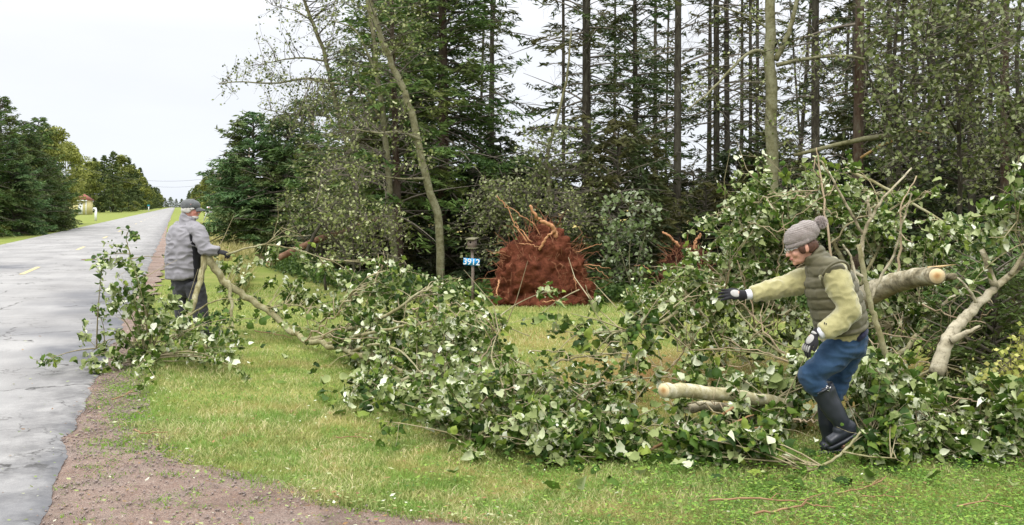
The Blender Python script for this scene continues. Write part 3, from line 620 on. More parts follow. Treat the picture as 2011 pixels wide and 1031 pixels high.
# ---------------------------------------------------------------- the wood: individual trees
def wood_conifer(seed, px, Y, r0, label, H=13, crown=None, twigs=26, tmat=None, lean=(0, 0), tl=.15, curve=0, name='conifer_tree', group=None, fm=None, tlen=1.3):
    """crown = (z base, radius, boughs, twigs per metre, bare)"""
    rs = np.random.RandomState(seed); fo = wo = None; wo = MB()
    if crown:
        zb, Rr, nb, tw, bare = crown
        fo, wo = conifer(rs, H, Rr, zb, nb, tw, tl, .042 * tl / .15, slope=(.12, -.3), bare=bare, p=.55, gap=.15)
        if lean != (0, 0) :
            for m_ in (fo, wo):
                for V_ in m_.V: V_[:, 0] += lean[0] * V_[:, 2]; V_[:, 1] += lean[1] * V_[:, 2]
    dt = MB(); dead_twigs(dt, rs, 1.0, min(H * .7, 9), twigs, tlen, .008)
    if lean != (0, 0):
        for V_ in dt.V: V_[:, 0] += lean[0] * V_[:, 2]
    for k in range(len(dt.V)): pass
    ex = [('dead_branches', dt, M_twig)]
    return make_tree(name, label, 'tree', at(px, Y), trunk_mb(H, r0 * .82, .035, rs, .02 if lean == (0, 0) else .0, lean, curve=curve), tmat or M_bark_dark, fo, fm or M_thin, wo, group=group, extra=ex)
wood_conifer(101, 872, 23.5, .20, 'big dense dark spruce with a broken reddish upper trunk, left of the wood', 12, (1.3, 2.3, 300, 19, .15), 20, M_bark_red, fm=M_spruce)
wood_conifer(102, 800, 25, .15, 'dark spruce with hanging lower boughs, just left of the big dense one', 9.5, (1.2, 2.1, 180, 17, .2), 20, M_bark_dark, fm=M_spruce)
wood_conifer(103, 785, 21, .13, 'reddish-brown leaning conifer trunk left of the number sign', 6.5, (1.4, 1.9, 120, 15, .25), 24, M_bark_red, fm=M_spruce, lean=(-.03, 0))
wood_conifer(104, 966, 28, .12, 'slender sparse conifer standing in the gap of sky left of the root plate', 12, (2.5, 1.5, 46, 9, .35), 30)
wood_conifer(105, 1152, 24.5, .16, 'tall layered conifer behind the red root plate', 13, (2.2, 1.9, 105, 15, .3), 30)
wood_conifer(106, 1248, 26.5, .13, 'bushy green conifer between two bare trunks, right of the root plate', 9.5, (1.5, 1.8, 170, 18, .2), 20, fm=M_spruce)
wood_conifer(107, 1330, 22, .125, 'straight bare grey trunk with spiky dead branches, right of the bushy green conifer', 14, (3.5, 1.3, 60, 10, .4), 60)
wood_conifer(108, 1408, 23.5, .11, 'left trunk of the close dark pair in mid wood', 14, (3.0, 1.3, 60, 11, .35), 40)
wood_conifer(109, 1428, 23.8, .10, 'right trunk of the close dark pair in mid wood', 14, (3.0, 1.3, 60, 11, .35), 40)
wood_conifer(110, 1394, 26, .06, 'very thin stem just left of the close dark pair', 11, (3.0, .9, 24, 8, .4), 26)
wood_conifer(111, 1472, 25, .06, 'thin stem left of the thick olive poplar trunk', 11, (2.5, 1.0, 28, 8, .4), 26)
wood_conifer(112, 1487, 27, .07, 'thin dark stem close behind the thick olive poplar trunk', 12, (2.5, 1.0, 28, 8, .4), 26)
wood_conifer(113, 1600, 20, .125, 'dark trunk with mossy twigs between the olive poplar and the red-barked tree', 13, (3.4, 1.4, 44, 9, .3), 60)
wood_conifer(114, 1682, 17, .125, 'thick reddish-barked tree behind the woman', 13, (4.8, 1.6, 26, 8, .5), 36, M_bark_red, lean=(.012, 0))
wood_conifer(115, 1745, 21, .08, 'thin straight trunk right of the red-barked tree', 12, (2.8, 1.2, 40, 9, .3), 30)
wood_conifer(116, 1796, 22, .09, 'dark straight trunk in the leafy part of the wood, nearer its left end', 12, (2.2, 1.3, 50, 9, .3), 30)
wood_conifer(117, 1846, 24, .10, 'dark trunk midway between the red-barked tree and the right edge', 12, (2.4, 1.3, 50, 9, .3), 30)
wood_conifer(118, 1910, 19, .10, 'straight brown trunk second from the right edge', 13, (2.8, 1.2, 46, 9, .3), 40)
wood_conifer(119, 1974, 17.5, .115, 'thick brown trunk at the right edge of the picture', 13, (3.6, 1.3, 40, 9, .35), 40, M_bark_red)
wood_conifer(120, 1945, 23, .07, 'thin stem between the last two thick trunks on the right', 11, (2.2, 1.1, 40, 9, .3), 26)
wood_conifer(121, 2040, 18, .10, 'trunk just outside the right edge of the picture', 13, (2.2, 1.3, 60, 9, .3), 26)
wood_conifer(122, 735, 27, .12, 'shadowy spruce behind the leaning poplars', 9, (.8, 2.2, 120, 12, .2), 10, fm=M_spruce)
wood_conifer(123, 690, 29, .11, 'low dark spruce at the back of the poplars, nearest the ditch spruces', 6.5, (.4, 2.0, 110, 12, .2), 10, fm=M_spruce)
# deeper thin trees: three prototypes copied
rs = np.random.RandomState(300); gd = 'thin dark conifers deep in the wood'; ld = 'thin dark conifer trunk standing deep in the wood among many like it'
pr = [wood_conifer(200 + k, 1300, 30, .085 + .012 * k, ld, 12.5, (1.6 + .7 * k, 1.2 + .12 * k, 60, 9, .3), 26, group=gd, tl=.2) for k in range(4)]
spots = [(1085 + 985 * (k + rs.rand() * .9) / 18, 28 + 18 * rs.rand()) for k in range(18)] + [(1560 + 520 * rs.rand(), 22 + 9 * rs.rand()) for k in range(8)] + [(700 + 260 * rs.rand(), 30 + 10 * rs.rand()) for k in range(6)]
for k, (px, Y) in enumerate(spots):
    if 985 < px < 1050: continue
    s = .8 + .35 * rs.rand(); l = at(px, Y)
    if k < 4: pr[k].location = l
    else: c_ = copy_tree(pr[k % 4], l, rs.rand() * 6.28, (s, s, .9 + .2 * rs.rand())); c_.rotation_euler = (.04 * rs.randn(), .04 * rs.randn(), rs.rand() * 6.28)
# understorey: young spruces and dark bushes closing the view under the crowns
gu = 'dark young spruces filling the wood floor'; lu = 'young dark spruce in the shade under the tall trees'
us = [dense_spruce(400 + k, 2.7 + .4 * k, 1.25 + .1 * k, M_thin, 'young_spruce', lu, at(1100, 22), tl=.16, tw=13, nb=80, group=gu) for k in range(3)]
k = 0
for px, Y in [(655, 27), (690, 25), (730, 24), (770, 26), (820, 27), (850, 30), (905, 25), (940, 23), (985, 24), (1010, 27), (1060, 24), (1110, 25), (1190, 23), (1215, 20), (1262, 21.5), (1290, 26), (1360, 25), (1385, 22), (1440, 23), (1500, 24), (1540, 21), (1590, 25), (1640, 22), (1700, 23), (1730, 19), (1775, 24), (1800, 19), (1850, 20), (1880, 22), (1930, 21), (1960, 19), (2005, 20), (2050, 18), (1660, 28), (1830, 27), (1900, 28), (1980, 26), (1570, 29)] + [(1480 + 560 * rs.rand(), 20 + 14 * rs.rand()) for q in range(18)]:
    l = at(px + rs.randn() * 6, Y)
    s = .6 + .45 * rs.rand() + (.05 if px > 1560 else 0)
    if k < 3: us[k].location = l
    else: copy_tree(us[k % 3], l, rs.rand() * 6.28, (s, s, s * (.8 + .4 * rs.rand())))
    k += 1

# ---- poplars: skeleton drawn as bent stems, twigs ending in small leaves
def poplar(name, label, loc, stems, clusters, rs, lsize=.06, nleaf=16, tmat=None, fmat=None, group=None, cat='tree', twl=.6):
    """stems: list of (points, r0, r1); the first is the trunk. clusters: world targets"""
    o = np.array(loc); t = thing(name, label, cat, loc, group); spts = []
    for k, (pts, r0, r1) in enumerate(stems):
        pts = np.array([tuple(p) for p in pts]); m = max(8, len(pts) * 4)
        # smooth resample
        u = np.linspace(0, 1, len(pts)); uu = np.linspace(0, 1, m); q = np.stack([np.interp(uu, u, pts[:, i]) for i in range(3)], -1)
        for _ in range(2): q[1:-1] = (q[:-2] + 2 * q[1:-1] + q[2:]) / 4
        q[1:-1] += rs.randn(m - 2, 3) * r0 * .12
        mb = MB(); mb.tube(q, np.linspace(r0, r1, m), 8 if r0 > .03 else 5, .5, wob=.08)
        obj('trunk' if k == 0 else 'limb', mb, tmat or M_bark_pop, t, True)
        spts.append(q)
    SP = np.vstack(spts); tw = MB(); L = MB(); Cs = []
    for c in clusters:
        c = np.array(tuple(c)); d = np.linalg.norm(SP - c, axis=1) + rs.rand(len(SP)) * .25 + np.clip(SP[:, 2] - c[2], 0, 9) * .4; b = SP[np.argmin(d)]
        mid = (b + c) / 2 + rs.randn(3) * .08 * np.linalg.norm(c - b) + [0, 0, .05]; u = np.linspace(0, 1, 7)[:, None]
        path = (1 - u) ** 2 * b + 2 * u * (1 - u) * mid + u ** 2 * c
        dist = np.linalg.norm(c - b); tw.tube(path, np.linspace(.006 + .006 * dist, .0025, 7), 3, rs.rand(), cap=False)
        for s in range(3):
            i = rs.randint(3, 7); e = path[i] + unit(rs.randn(3) + (c - b) / (dist + .01)) * twl * (.25 + .5 * rs.rand()); tw.tube([path[i], (path[i] + e) / 2 + rs.randn(3) * .02, e], [.004, .003, .002], 3, rs.rand(), cap=False)
            w = rs.rand(nleaf // 3, 1); Cs.append(path[i] * (1 - w) + e * w + rs.randn(len(w), 3) * .045)
    obj('twigs', tw, M_twig, t, kind='stuff')
    Cn = np.vstack(Cs); k = len(Cn); D = unit(rs.randn(k, 3) * [1, 1, .8] + [-.3, 0, -.3]); Wv = unit(np.cross(D, rs.randn(k, 3))); sz = lsize * (.6 + .7 * rs.rand(k, 1))
    L.quads(Cn, D * sz * .5, Wv * sz * .42, rs.rand(k)); obj('crown', L, fmat or M_popleaf, t); return t
def region(rs, n, poly, Y, dY):
    """random targets whose directions fall inside a px polygon box list [(x0,y0,x1,y1,weight)]"""
    w = np.array([b[4] for b in poly], float); w /= w.sum(); res = []
    for k in rs.choice(len(poly), n, p=w):
        b = poly[k]; res.append(P(b[0] + (b[2] - b[0]) * rs.rand(), b[1] + (b[3] - b[1]) * rs.rand(), Y + dY * (rs.rand() - .5) * 2))
    return res
rs = np.random.RandomState(501)
Yp = 18.6
poplar('poplar_tree', 'leaning olive-stemmed poplar whose trunk bends left across the dark spruce', (P(868, 560, Yp).x, Yp, 0),
    [([P(868, 560, Yp) * 1, P(862, 430, Yp), P(835, 345, Yp), P(812, 235, Yp), P(790, 170, Yp), P(757, 100, Yp), P(735, 30, Yp), P(716, -40, Yp), P(700, -160, Yp)], .082, .042),
     ([P(826, 275, Yp), P(790, 258, Yp - .3), P(745, 262, Yp - .5), P(700, 255, Yp - .6)], .035, .012),
     ([P(838, 350, Yp), P(800, 352, Yp - .3), P(740, 345, Yp - .6)], .03, .01)],
    region(rs, 90, [(640, 180, 850, 330, 3), (700, 0, 850, 150, 1.6), (690, -200, 860, 0, 2)], Yp - .4, .9), rs, .062)
Yp = 24.0
poplar('poplar_tree', 'tall thin pale-stemmed poplar with sparse leaves reaching out over the ditch', (P(696, 545, Yp).x, Yp, 0),
    [([P(705, 520, Yp), P(694, 400, Yp), P(690, 300, Yp), P(668, 240, Yp), P(650, 160, Yp), P(636, 100, Yp), P(612, 40, Yp), P(596, 0, Yp), P(575, -90, Yp)], .085, .03),
     ([P(650, 160, Yp), P(600, 152, Yp - .3), P(540, 165, Yp - .5), P(470, 160, Yp - .6), P(430, 164, Yp - .6)], .035, .008),
     ([P(640, 120, Yp), P(590, 112, Yp), P(540, 120, Yp), P(510, 128, Yp)], .03, .008),
     ([P(612, 40, Yp), P(580, 20, Yp), P(535, 10, Yp)], .025, .008),
     ([P(680, 265, Yp), P(640, 225, Yp), P(580, 225, Yp), P(520, 215, Yp)], .03, .008)],
    region(rs, 300, [(500, -40, 700, 110, 3.2), (440, 120, 560, 185, 2.4), (540, 140, 690, 230, 2.6), (510, 190, 640, 265, 1.8), (540, -160, 700, 0, 2), (620, 60, 740, 300, 2)], Yp - .3, .9), rs, .064, 14)
Yp = 20.5
poplar('poplar_tree', 'middle poplar stem rising straight between the leaning one and the thin one', (P(778, 545, Yp).x, Yp, 0),
    [([P(778, 540, Yp), P(768, 420, Yp), P(762, 330, Yp), P(752, 220, Yp), P(742, 150, Yp), P(733, 60, Yp), P(722, 10, Yp), P(716, -100, Yp)], .075, .035),
     ([P(758, 250, Yp), P(710, 170, Yp), P(660, 165, Yp), P(600, 155, Yp)], .04, .01),
     ([P(742, 150, Yp), P(700, 55, Yp), P(650, 40, Yp)], .03, .01)],
    region(rs, 120, [(600, 130, 740, 260, 3), (640, -100, 780, 100, 2), (560, 260, 740, 350, 2.2)], Yp, .9), rs, .062, 14)
Yp = 17.0
poplar('poplar_tree', 'thick olive-green poplar trunk in mid wood with a big limb forking off to the right', (P(1516, 600, Yp).x, Yp, 0),
    [([P(1518, 600, Yp), P(1516, 300, Yp), P(1515, 120, Yp), P(1512, 0, Yp), P(1508, -300, Yp), P(1500, -700, Yp)], .125, .06),
     ([P(1523, 118, Yp), P(1545, 75, Yp), P(1562, 20, Yp), P(1572, -80, Yp)], .055, .03),
     ([P(1525, 128, Yp), P(1570, 117, Yp), P(1640, 108, Yp - .2), P(1720, 118, Yp - .3), P(1800, 150, Yp - .5)], .04, .012),
     ([P(1512, 108, Yp), P(1480, 95, Yp - .2), P(1440, 130, Yp - .5), P(1390, 185, Yp - .8), P(1350, 215, Yp - 1)], .035, .012),
     ([P(1514, 60, Yp), P(1470, 30, Yp), P(1400, 10, Yp)], .025, .01)],
    region(rs, 70, [(1540, 40, 1700, 200, 2), (1330, 20, 1500, 220, 1.5), (1500, 200, 1600, 330, 1.2)], Yp, .8), rs, .06, 12)
# small-leaved hanging crowns at upper right
for k, (px, Y, lab, boxes, n_) in enumerate(((1760, 15.5, 'small-leaved tree with yellow-green sprays hanging right of the red-barked tree', [(1690, -60, 1880, 120, 3), (1700, 100, 1860, 260, 3), (1720, 240, 1850, 340, 1.5)], 150),
        (1880, 16.5, 'small-leaved tree with thin whippy stems between the brown trunks on the right', [(1840, -60, 2000, 140, 3), (1830, 120, 1960, 300, 2.4), (1850, 280, 1990, 400, 1.2)], 140),
        (2000, 14.5, 'small-leaved tree leaning in from the right edge of the picture', [(1940, -40, 2060, 150, 3), (1950, 130, 2060, 300, 2.4)], 110))):
    poplar('understorey_tree', lab, (P(px, 600, Y).x, Y, 0), [([P(px, 405 + 3135 / Y, Y), P(px + 6, 300, Y), P(px - 5, 130, Y), P(px + 10, -100, Y)], .05, .02),
        ([P(px, 260, Y), P(px - 50, 170, Y - .3), P(px - 70, 60, Y - .4)], .022, .008), ([P(px, 220, Y), P(px + 50, 120, Y), P(px + 70, 0, Y)], .022, .008)], region(rs, n_, boxes, Y, .9), rs, .075, 18, tmat=M_bark_dark)
# broken bough hanging across the wood
Yp = 16.5; t = thing('broken_bough', 'broken horizontal bough with a torn orange end, caught between the trunks above the woman', 'branch', P(1680, 290, Yp))
mb = MB(); mb.tube([P(1560, 305, Yp), P(1640, 285, Yp), P(1700, 272, Yp - .2), P(1775, 262, Yp - .4)], [.03, .04, .045, .04], 7, .5, wob=.15); obj('bough', mb, M_bark_pop, t, True)
mb = MB(); mb.tube([P(1775, 262, Yp - .4), P(1802, 258, Yp - .4), P(1830, 262, Yp - .4)], [.04, .025, .004], 5, .5, wob=.5)
M_torn = simple('torn_wood', (0.48, 0.27, 0.11), (0.62, 0.42, 0.2), 9, .8, .3, obj=False); obj('torn_end', mb, M_torn, t)
mb = MB(); mb.tube([P(1690, 310, Yp), P(1730, 285, Yp - .2), P(1772, 268, Yp - .4)], [.02, .025, .03], 6, .5, wob=.2); obj('side_bough', mb, M_torn, t, True)
# brown drooping dead crown between spruce and root plate, and the dark poplar leaves above the root plate
rs = np.random.RandomState(620); Yp = 19.5
poplar('leaning_poplar', 'leaning dark-leaved poplar behind the red root plate, its leaves against the gap of sky', (P(1120, 560, Yp + 1).x, Yp + 1, 0),
    [([P(1085, 450, Yp), P(1078, 360, Yp), P(1072, 310, Yp), P(1090, 250, Yp), P(1115, 150, Yp), P(1122, 60, Yp)], .05, .015)],
    region(rs, 75, [(1020, 230, 1140, 330, 2.5), (1040, 300, 1170, 400, 3)], Yp, .8), rs, .075, 14)
for k, (px, Y, boxes, n_, lab) in enumerate(((1000, 19, [(930, 355, 1060, 440, 3), (900, 400, 1010, 520, 2)], 110, 'tangled brown-green shrub behind the birdhouse'),
        (1030, 18.8, [(960, 375, 1080, 460, 3), (1100, 370, 1190, 470, 2)], 95, 'tangled shrub leaning over the red root plate'), (640, 19, [(600, 300, 720, 420, 2), (560, 380, 700, 480, 3)], 130, 'wind-torn poplar branches with pale leaves in front of the ditch spruces'),
        (700, 17.5, [(640, 400, 800, 520, 3), (620, 330, 760, 440, 1)], 120, 'dark tangled branches at the mouth of the wood, left of the reddish trunks'))):
    poplar('tangled_shrub', lab, (P(px, 560, Y).x, Y, 0), [([P(px, 405 + 3135 / Y, Y), P(px - 10, 480, Y), P(px + 10, 400, Y), P(px - 20, 330, Y)], .03, .008), ([P(px, 520, Y), P(px + 50, 440, Y), P(px + 60, 380, Y)], .02, .006), ([P(px, 520, Y), P(px - 60, 450, Y), P(px - 80, 400, Y)], .02, .006)],
        region(rs, n_, boxes, Y, .8), rs, .06, 15, tmat=M_bark_dark, cat='shrub')
# willow-like pale sapling right of the root plate
M_silver = foliage('silvery_sapling_leaf', [(0.07, 0.11, 0.03), (0.16, 0.22, 0.08), (0.42, 0.46, 0.34)], .3, .5, .1)
poplar('sapling', 'pale-leaved upright sapling just right of the red root plate', (P(1240, 590, 16.8).x, 16.8, 0), [([P(1240, 590, 16.8), P(1235, 500, 16.8), P(1243, 420, 16.8), P(1240, 385, 16.8)], .014, .004), ([P(1238, 560, 16.8), P(1215, 480, 16.8), P(1200, 430, 16.8)], .010, .003), ([P(1238, 560, 16.8), P(1262, 480, 16.8), P(1275, 425, 16.8)], .010, .003)],
    region(rs, 60, [(1180, 380, 1290, 480, 3), (1190, 470, 1280, 560, 1)], 16.8, .3), rs, .08, 12, fmat=M_silver, cat='sapling', twl=.3)
# fringe of weeds along the foot of the wood
rs = np.random.RandomState(640); mb = MB(); Cs = []
for q in range(1500):
    X_ = -7 + 13 * rs.rand(); Y_ = float(forest_y(X_)) + .2 + 2.2 * rs.rand() ** 1.6; 
    if -.7 < X_ < 1.5 and Y_ < 17.6: continue
    h_ = .12 + .38 * rs.rand() * (.6 + .4 * math.sin(X_ * 2.1)); k = 16; Cs.append(np.array([X_, Y_, 0]) + np.stack([rs.randn(k) * .12, rs.randn(k) * .1, h_ * rs.rand(k) ** .8], -1))
Cn = np.vstack(Cs); k = len(Cn); D = unit(rs.randn(k, 3) * [1, 1, .6]); Wv = unit(np.cross(D, rs.randn(k, 3))); sz = .05 + .05 * rs.rand(k, 1); mb.quads(Cn, D * sz * .5, Wv * sz * .35, rs.rand(k)); obj('undergrowth', mb, M_under, kind='stuff')
# ================================================================ FELLED POPLAR BRANCHES
def m_leaf(name, attr):
    n = NT(name); r = n.attr() if attr else n.orand()
    top = n.ramp(r, [(0, (0.013, 0.032, 0.006)), (.35, (0.036, 0.078, 0.012)), (.7, (0.080, 0.145, 0.020)), (1, (0.25, 0.31, 0.055))])
    und = n.ramp(r, [(0, (0.17, 0.22, 0.07)), (.5, (0.35, 0.40, 0.17)), (.8, (0.58, 0.62, 0.40)), (1, (0.84, 0.86, 0.70))])
    bf = n.n('ShaderNodeNewGeometry').outputs['Backfacing']
    c = n.mix(bf, top, und)
    b = n.bump(n.noise(n.pos(), 90, 2), .25, .004)
    return n.done(c, n.rng(bf, 0, 1, .55, .85), b, .15, .25, n.mix(.5, top, (0.20, 0.32, 0.05)))
M_leafo = m_leaf('poplar_leaf', False); M_leafa = m_leaf('poplar_leaf_mass', True)
M_limb = bark('green_poplar_limb', (0.13, 0.11, 0.05), (0.26, 0.235, 0.12), (0.36, 0.345, 0.22), 16, 9, .3, .01)
M_birch = bark('pale_trunk_bark', (0.07, 0.06, 0.035), (0.29, 0.25, 0.16), (0.48, 0.44, 0.33), 7, 15, .5, .008)
M_twigb = simple('poplar_twig', (0.24, 0.20, 0.11), (0.36, 0.31, 0.19), 7, .8, 0, obj=False)
n = NT('cut_wood'); v = n.pos(True); c = n.ramp(n.math('ADD', n.attr(), n.math('MULTIPLY', n.math('SUBTRACT', n.noise(v, 30, 4), .5), .35)), [(0, (0.30, 0.16, 0.07)), (.28, (0.46, 0.28, 0.12)), (.55, (0.66, 0.50, 0.28)), (1, (0.74, 0.62, 0.40))])
wv = n.n('ShaderNodeTexWave', wave_type='RINGS', rings_direction='Z'); wv.inputs['Scale'].default_value = 45; wv.inputs['Distortion'].default_value = 2.5; n.l(v, wv.inputs[0])
M_cut = n.done(n.mix(n.rng(wv.outputs[0], 0, 1, 0, .35), c, (0.36, 0.22, 0.10)), .85, n.bump(n.noise(v, 60, 4), .5, .004), .15)

def leaf_shape(rs, k):
    """lobed poplar leaf, unit length along +y, folded along the midrib and wind-curled"""
    hw = [.0, .30, .44, .30, .36, .17, .0]; yy = [.0, -.02, .26, .42, .60, .78, 1.0]
    if k % 2: hw = [.0, .26, .40, .42, .33, .18, .0]; yy = [.0, .02, .18, .40, .60, .80, 1.0]
    fold = rs.uniform(.15, .95); curl = rs.uniform(-.8, 1.0); tw = rs.uniform(-.5, .5); V = []; T = []
    def pt(x, y):
        z = fold * abs(x) + curl * (y - .3) ** 2 * (1 if y > .3 else .2) + tw * x * y + .05 * math.sin(9 * y + 4 * x)
        return [x, y, z]
    for i in range(7): V.append(pt(0, max(0, yy[i]) if 0 < i < 6 else yy[i]))
    for s in (-1, 1):
        b = len(V)
        for i in range(1, 6): V.append(pt(s * hw[i] * rs.uniform(.85, 1.12), yy[i] + rs.uniform(-.03, .03)))
        for i in range(0, 6):
            m0, m1 = i, i + 1; o0 = b + i - 1; o1 = b + i
            tri = []
            if i == 0: tri = [(0, 1, o1)]
            elif i == 5: tri = [(5, 6, o0)]
            else: tri = [(m0, m1, o1), (m0, o1, o0)]
            for t in tri: T.append(t if s < 0 else (t[0], t[2], t[1]))
    return np.array(V), np.array(T)
lrs = np.random.RandomState(8); LS = [leaf_shape(lrs, k) for k in range(8)]; LM = []
for V, T in LS:
    mb = MB(); mb.add(V, T=T[:, ::-1]); LM.append(mb.mesh('leaf', M_leafo))
def orient(rs, n_, flip, droop=.6, grp=None):
    """rotation matrices: y axis = direction the leaf points, z = its upper face"""
    ng = grp.max() + 1; gy = (rs.randn(ng, 3) * [1, 1, .6] + [.35, -.1, -droop])[grp]; gf = np.where(rs.rand(ng) < flip * .8, .85, flip * .25)[grp]; gu = (rs.randn(ng, 3) * .35)[grp]
    y = unit(gy + rs.randn(n_, 3) * .75); up = np.where(rs.rand(n_, 1) < gf[:, None], -1, 1) * np.array([[0, -.35, 1.0]]) + gu + rs.randn(n_, 3) * .5
    x = unit(np.cross(y, up)); z = np.cross(x, y); return np.stack([x, y, z], -1)
def place_leaves(root, pos, Rm, size, which, rnd, budget=300, label=None):
    """the leaves that show largest become objects, the rest one part of kind stuff"""
    n_ = len(pos); px = CX + F * pos[:, 0] / pos[:, 1]; py = HY + F * (EYE - pos[:, 2]) / pos[:, 1]
    cell = (px // 9).astype(int) * 10000 + (py // 9).astype(int); order = np.argsort(pos[:, 1]); seen = set(); sel = []
    for i in order:
        if cell[i] not in seen and -20 < px[i] < 2030 and -20 < py[i] < 1050: seen.add(cell[i]); sel.append(i)
    sel = sorted(sel, key=lambda i: -size[i] / pos[i, 1])[:budget]; ss = set(sel); rest = np.array([i for i in range(n_) if i not in ss], int)
    inv = Vector(root.location)
    for i in sel:
        o = bpy.data.objects.new('leaf', LM[which[i]]); C.objects.link(o); o.parent = root
        M = Matrix([list(Rm[i][0] * size[i]), list(Rm[i][1] * size[i]), list(Rm[i][2] * size[i])]).to_4x4(); M.translation = Vector(pos[i]) - inv; o.matrix_local = M
    if len(rest):
        mb = MB()
        for w in range(len(LS)):
            r = rest[which[rest] == w]
            if not len(r): continue
            V, T = LS[w]; Vw = np.einsum('nij,kj->nki', Rm[r] * size[r][:, None, None], V) + pos[r][:, None, :]
            Tw = T[:, ::-1][None] + (np.arange(len(r)) * len(V))[:, None, None]; mb.add(Vw.reshape(-1, 3), T=Tw.reshape(-1, 3), rnd=np.repeat(rnd[r], len(V)))
        obj('leaf_mass', mb, M_leafa, root, kind='stuff')
def smooth_path(pts, m, rs, jit):
    pts = np.array([tuple(p) for p in pts]); u = np.linspace(0, 1, len(pts)); uu = np.linspace(0, 1, m); q = np.stack([np.interp(uu, u, pts[:, i]) for i in range(3)], -1)
    for _ in range(2): q[1:-1] = (q[:-2] + 2 * q[1:-1] + q[2:]) / 4
    q[1:-1] += rs.randn(m - 2, 3) * jit; return q
DENS = .64
def brush(seed, label, stems, boxes, n_, Yr, lsize=.085, per=11, flip=.42, zmin=.03, budget=300, name='fallen_branch', bare=9, limb_mat=None, group=None, twr=.5, ground=True, foot=None, reach=None):
    """stems: (px-points or vectors, r0, r1); boxes: px windows (x0,y0,x1,y1,weight[,Y0,Y1]) in which leaf clusters hang"""
    rs = np.random.RandomState(seed); allp = []; root = None
    fp = foot or stems[0][0][0]; root = thing(name, label, 'branch', (fp[0], fp[1], 0.0 if ground else fp[2]), group)
    for k, (pts, r0, r1) in enumerate(stems):
        m = max(8, len(pts) * 4); q = smooth_path(pts, m, rs, min(.012, r0 * .25)); q[:, 2] = np.maximum(q[:, 2], r1 * .7 + .005)
        mb = MB(); mb.tube(q, np.linspace(r0, r1, m), 9 if r0 > .025 else 6, .5, wob=.1); obj('limb', mb, limb_mat or M_limb, root, True); allp.append(q)
    SP = np.vstack(allp); w = np.array([b[4] for b in boxes], float); w /= w.sum(); tw = MB(); PP, GG = [], []
    for k in rs.choice(len(boxes), int(n_ * DENS), p=w):
        b = boxes[k]; y0, y1 = (b[5], b[6]) if len(b) > 5 else Yr
        Yq = y0 + (y1 - y0) * rs.rand(); c = np.array(P(b[0] + (b[2] - b[0]) * rs.rand(), b[1] + (b[3] - b[1]) * rs.rand(), Yq))
        if c[2] < zmin:      # slide forward along the line of sight until it lies on the ground
            s = (EYE - zmin - .1 * rs.rand()) / (EYE - c[2]); c = np.array([c[0] * s, c[1] * s, EYE - (EYE - c[2]) * s])
        c += rs.randn(3) * ([.10, .06, .09] if rs.rand() < .85 else [.26, .15, .2])
        c[2] = max(c[2], zmin + .02 * rs.rand()); c[1] = max(c[1], 6.25)
        pj = proj(c)
        if 1565 < pj[0] < 1712 and pj[1] > 735 and c[1] < 6.9: continue
        d = np.linalg.norm(SP - c, axis=1) + rs.rand(len(SP)) * .3; near = SP[np.argmin(d)]; dist = np.linalg.norm(near - c)
        if reach and dist > reach: near = c + (near - c) * reach / dist; dist = reach
        mid = (near + c) / 2 + rs.randn(3) * .10 * dist + [0, 0, .10 * dist]; u = np.linspace(0, 1, 8)[:, None]; path = (1 - u) ** 2 * near + 2 * u * (1 - u) * mid + u ** 2 * c
        path[:, 2] = np.maximum(path[:, 2], .01); tw.tube(path, np.linspace(.003 + .0045 * min(dist, 1.3), .0018, 8), 4, rs.rand(), cap=False)
        nb = per; ts = 1 - .38 * rs.rand(nb) ** 1.5; ps = np.stack([np.interp(ts, u[:, 0], path[:, i]) for i in range(3)], -1)
        for s in range(3):
            i = rs.randint(3, 8); dv = unit(rs.randn(3) + .8 * (c - near) / (dist + .01)) * (.10 + .16 * rs.rand()); e = path[i] + dv; e[2] = max(e[2], .015)
            tw.tube([path[i], (path[i] + e) / 2 + rs.randn(3) * .008, e], [.0022, .0018, .0012], 3, rs.rand(), cap=False)
            wv_ = rs.rand(per // 3, 1); ps = np.vstack([ps, path[i] * (1 - wv_) + e * wv_])
        PP.append(ps + rs.randn(len(ps), 3) * .022); GG.append(np.full(len(ps), len(GG)))
    for s in range(bare):
        b = SP[rs.randint(len(SP))]; e = b + unit(rs.randn(3) + [0, 0, .5]) * (.3 + .5 * rs.rand()); e[2] = max(e[2], .03); md = (b + e) / 2 + rs.randn(3) * .05; tw.tube([b, md, e], [.006, .004, .002], 4, rs.rand(), cap=False)
    obj('twigs', tw, M_twigb, root, kind='stuff')
    pos = np.vstack(PP); N = len(pos); pos[:, 2] = np.maximum(pos[:, 2], .02 + .02 * rs.rand(N)); size = lsize * .82 * (.45 + .9 * rs.rand(N)); Rm = orient(rs, N, flip * .95, .6, np.concatenate(GG)); Rm[:, :, 0] *= (.55 + .6 * rs.rand(N))[:, None]; Rm[:, :, 2] *= (.6 + 1.0 * rs.rand(N))[:, None]
    place_leaves(root, pos, Rm, size, rs.randint(len(LS), size=N), rs.rand(N), budget); return root

BARE = []
YM = 12.1
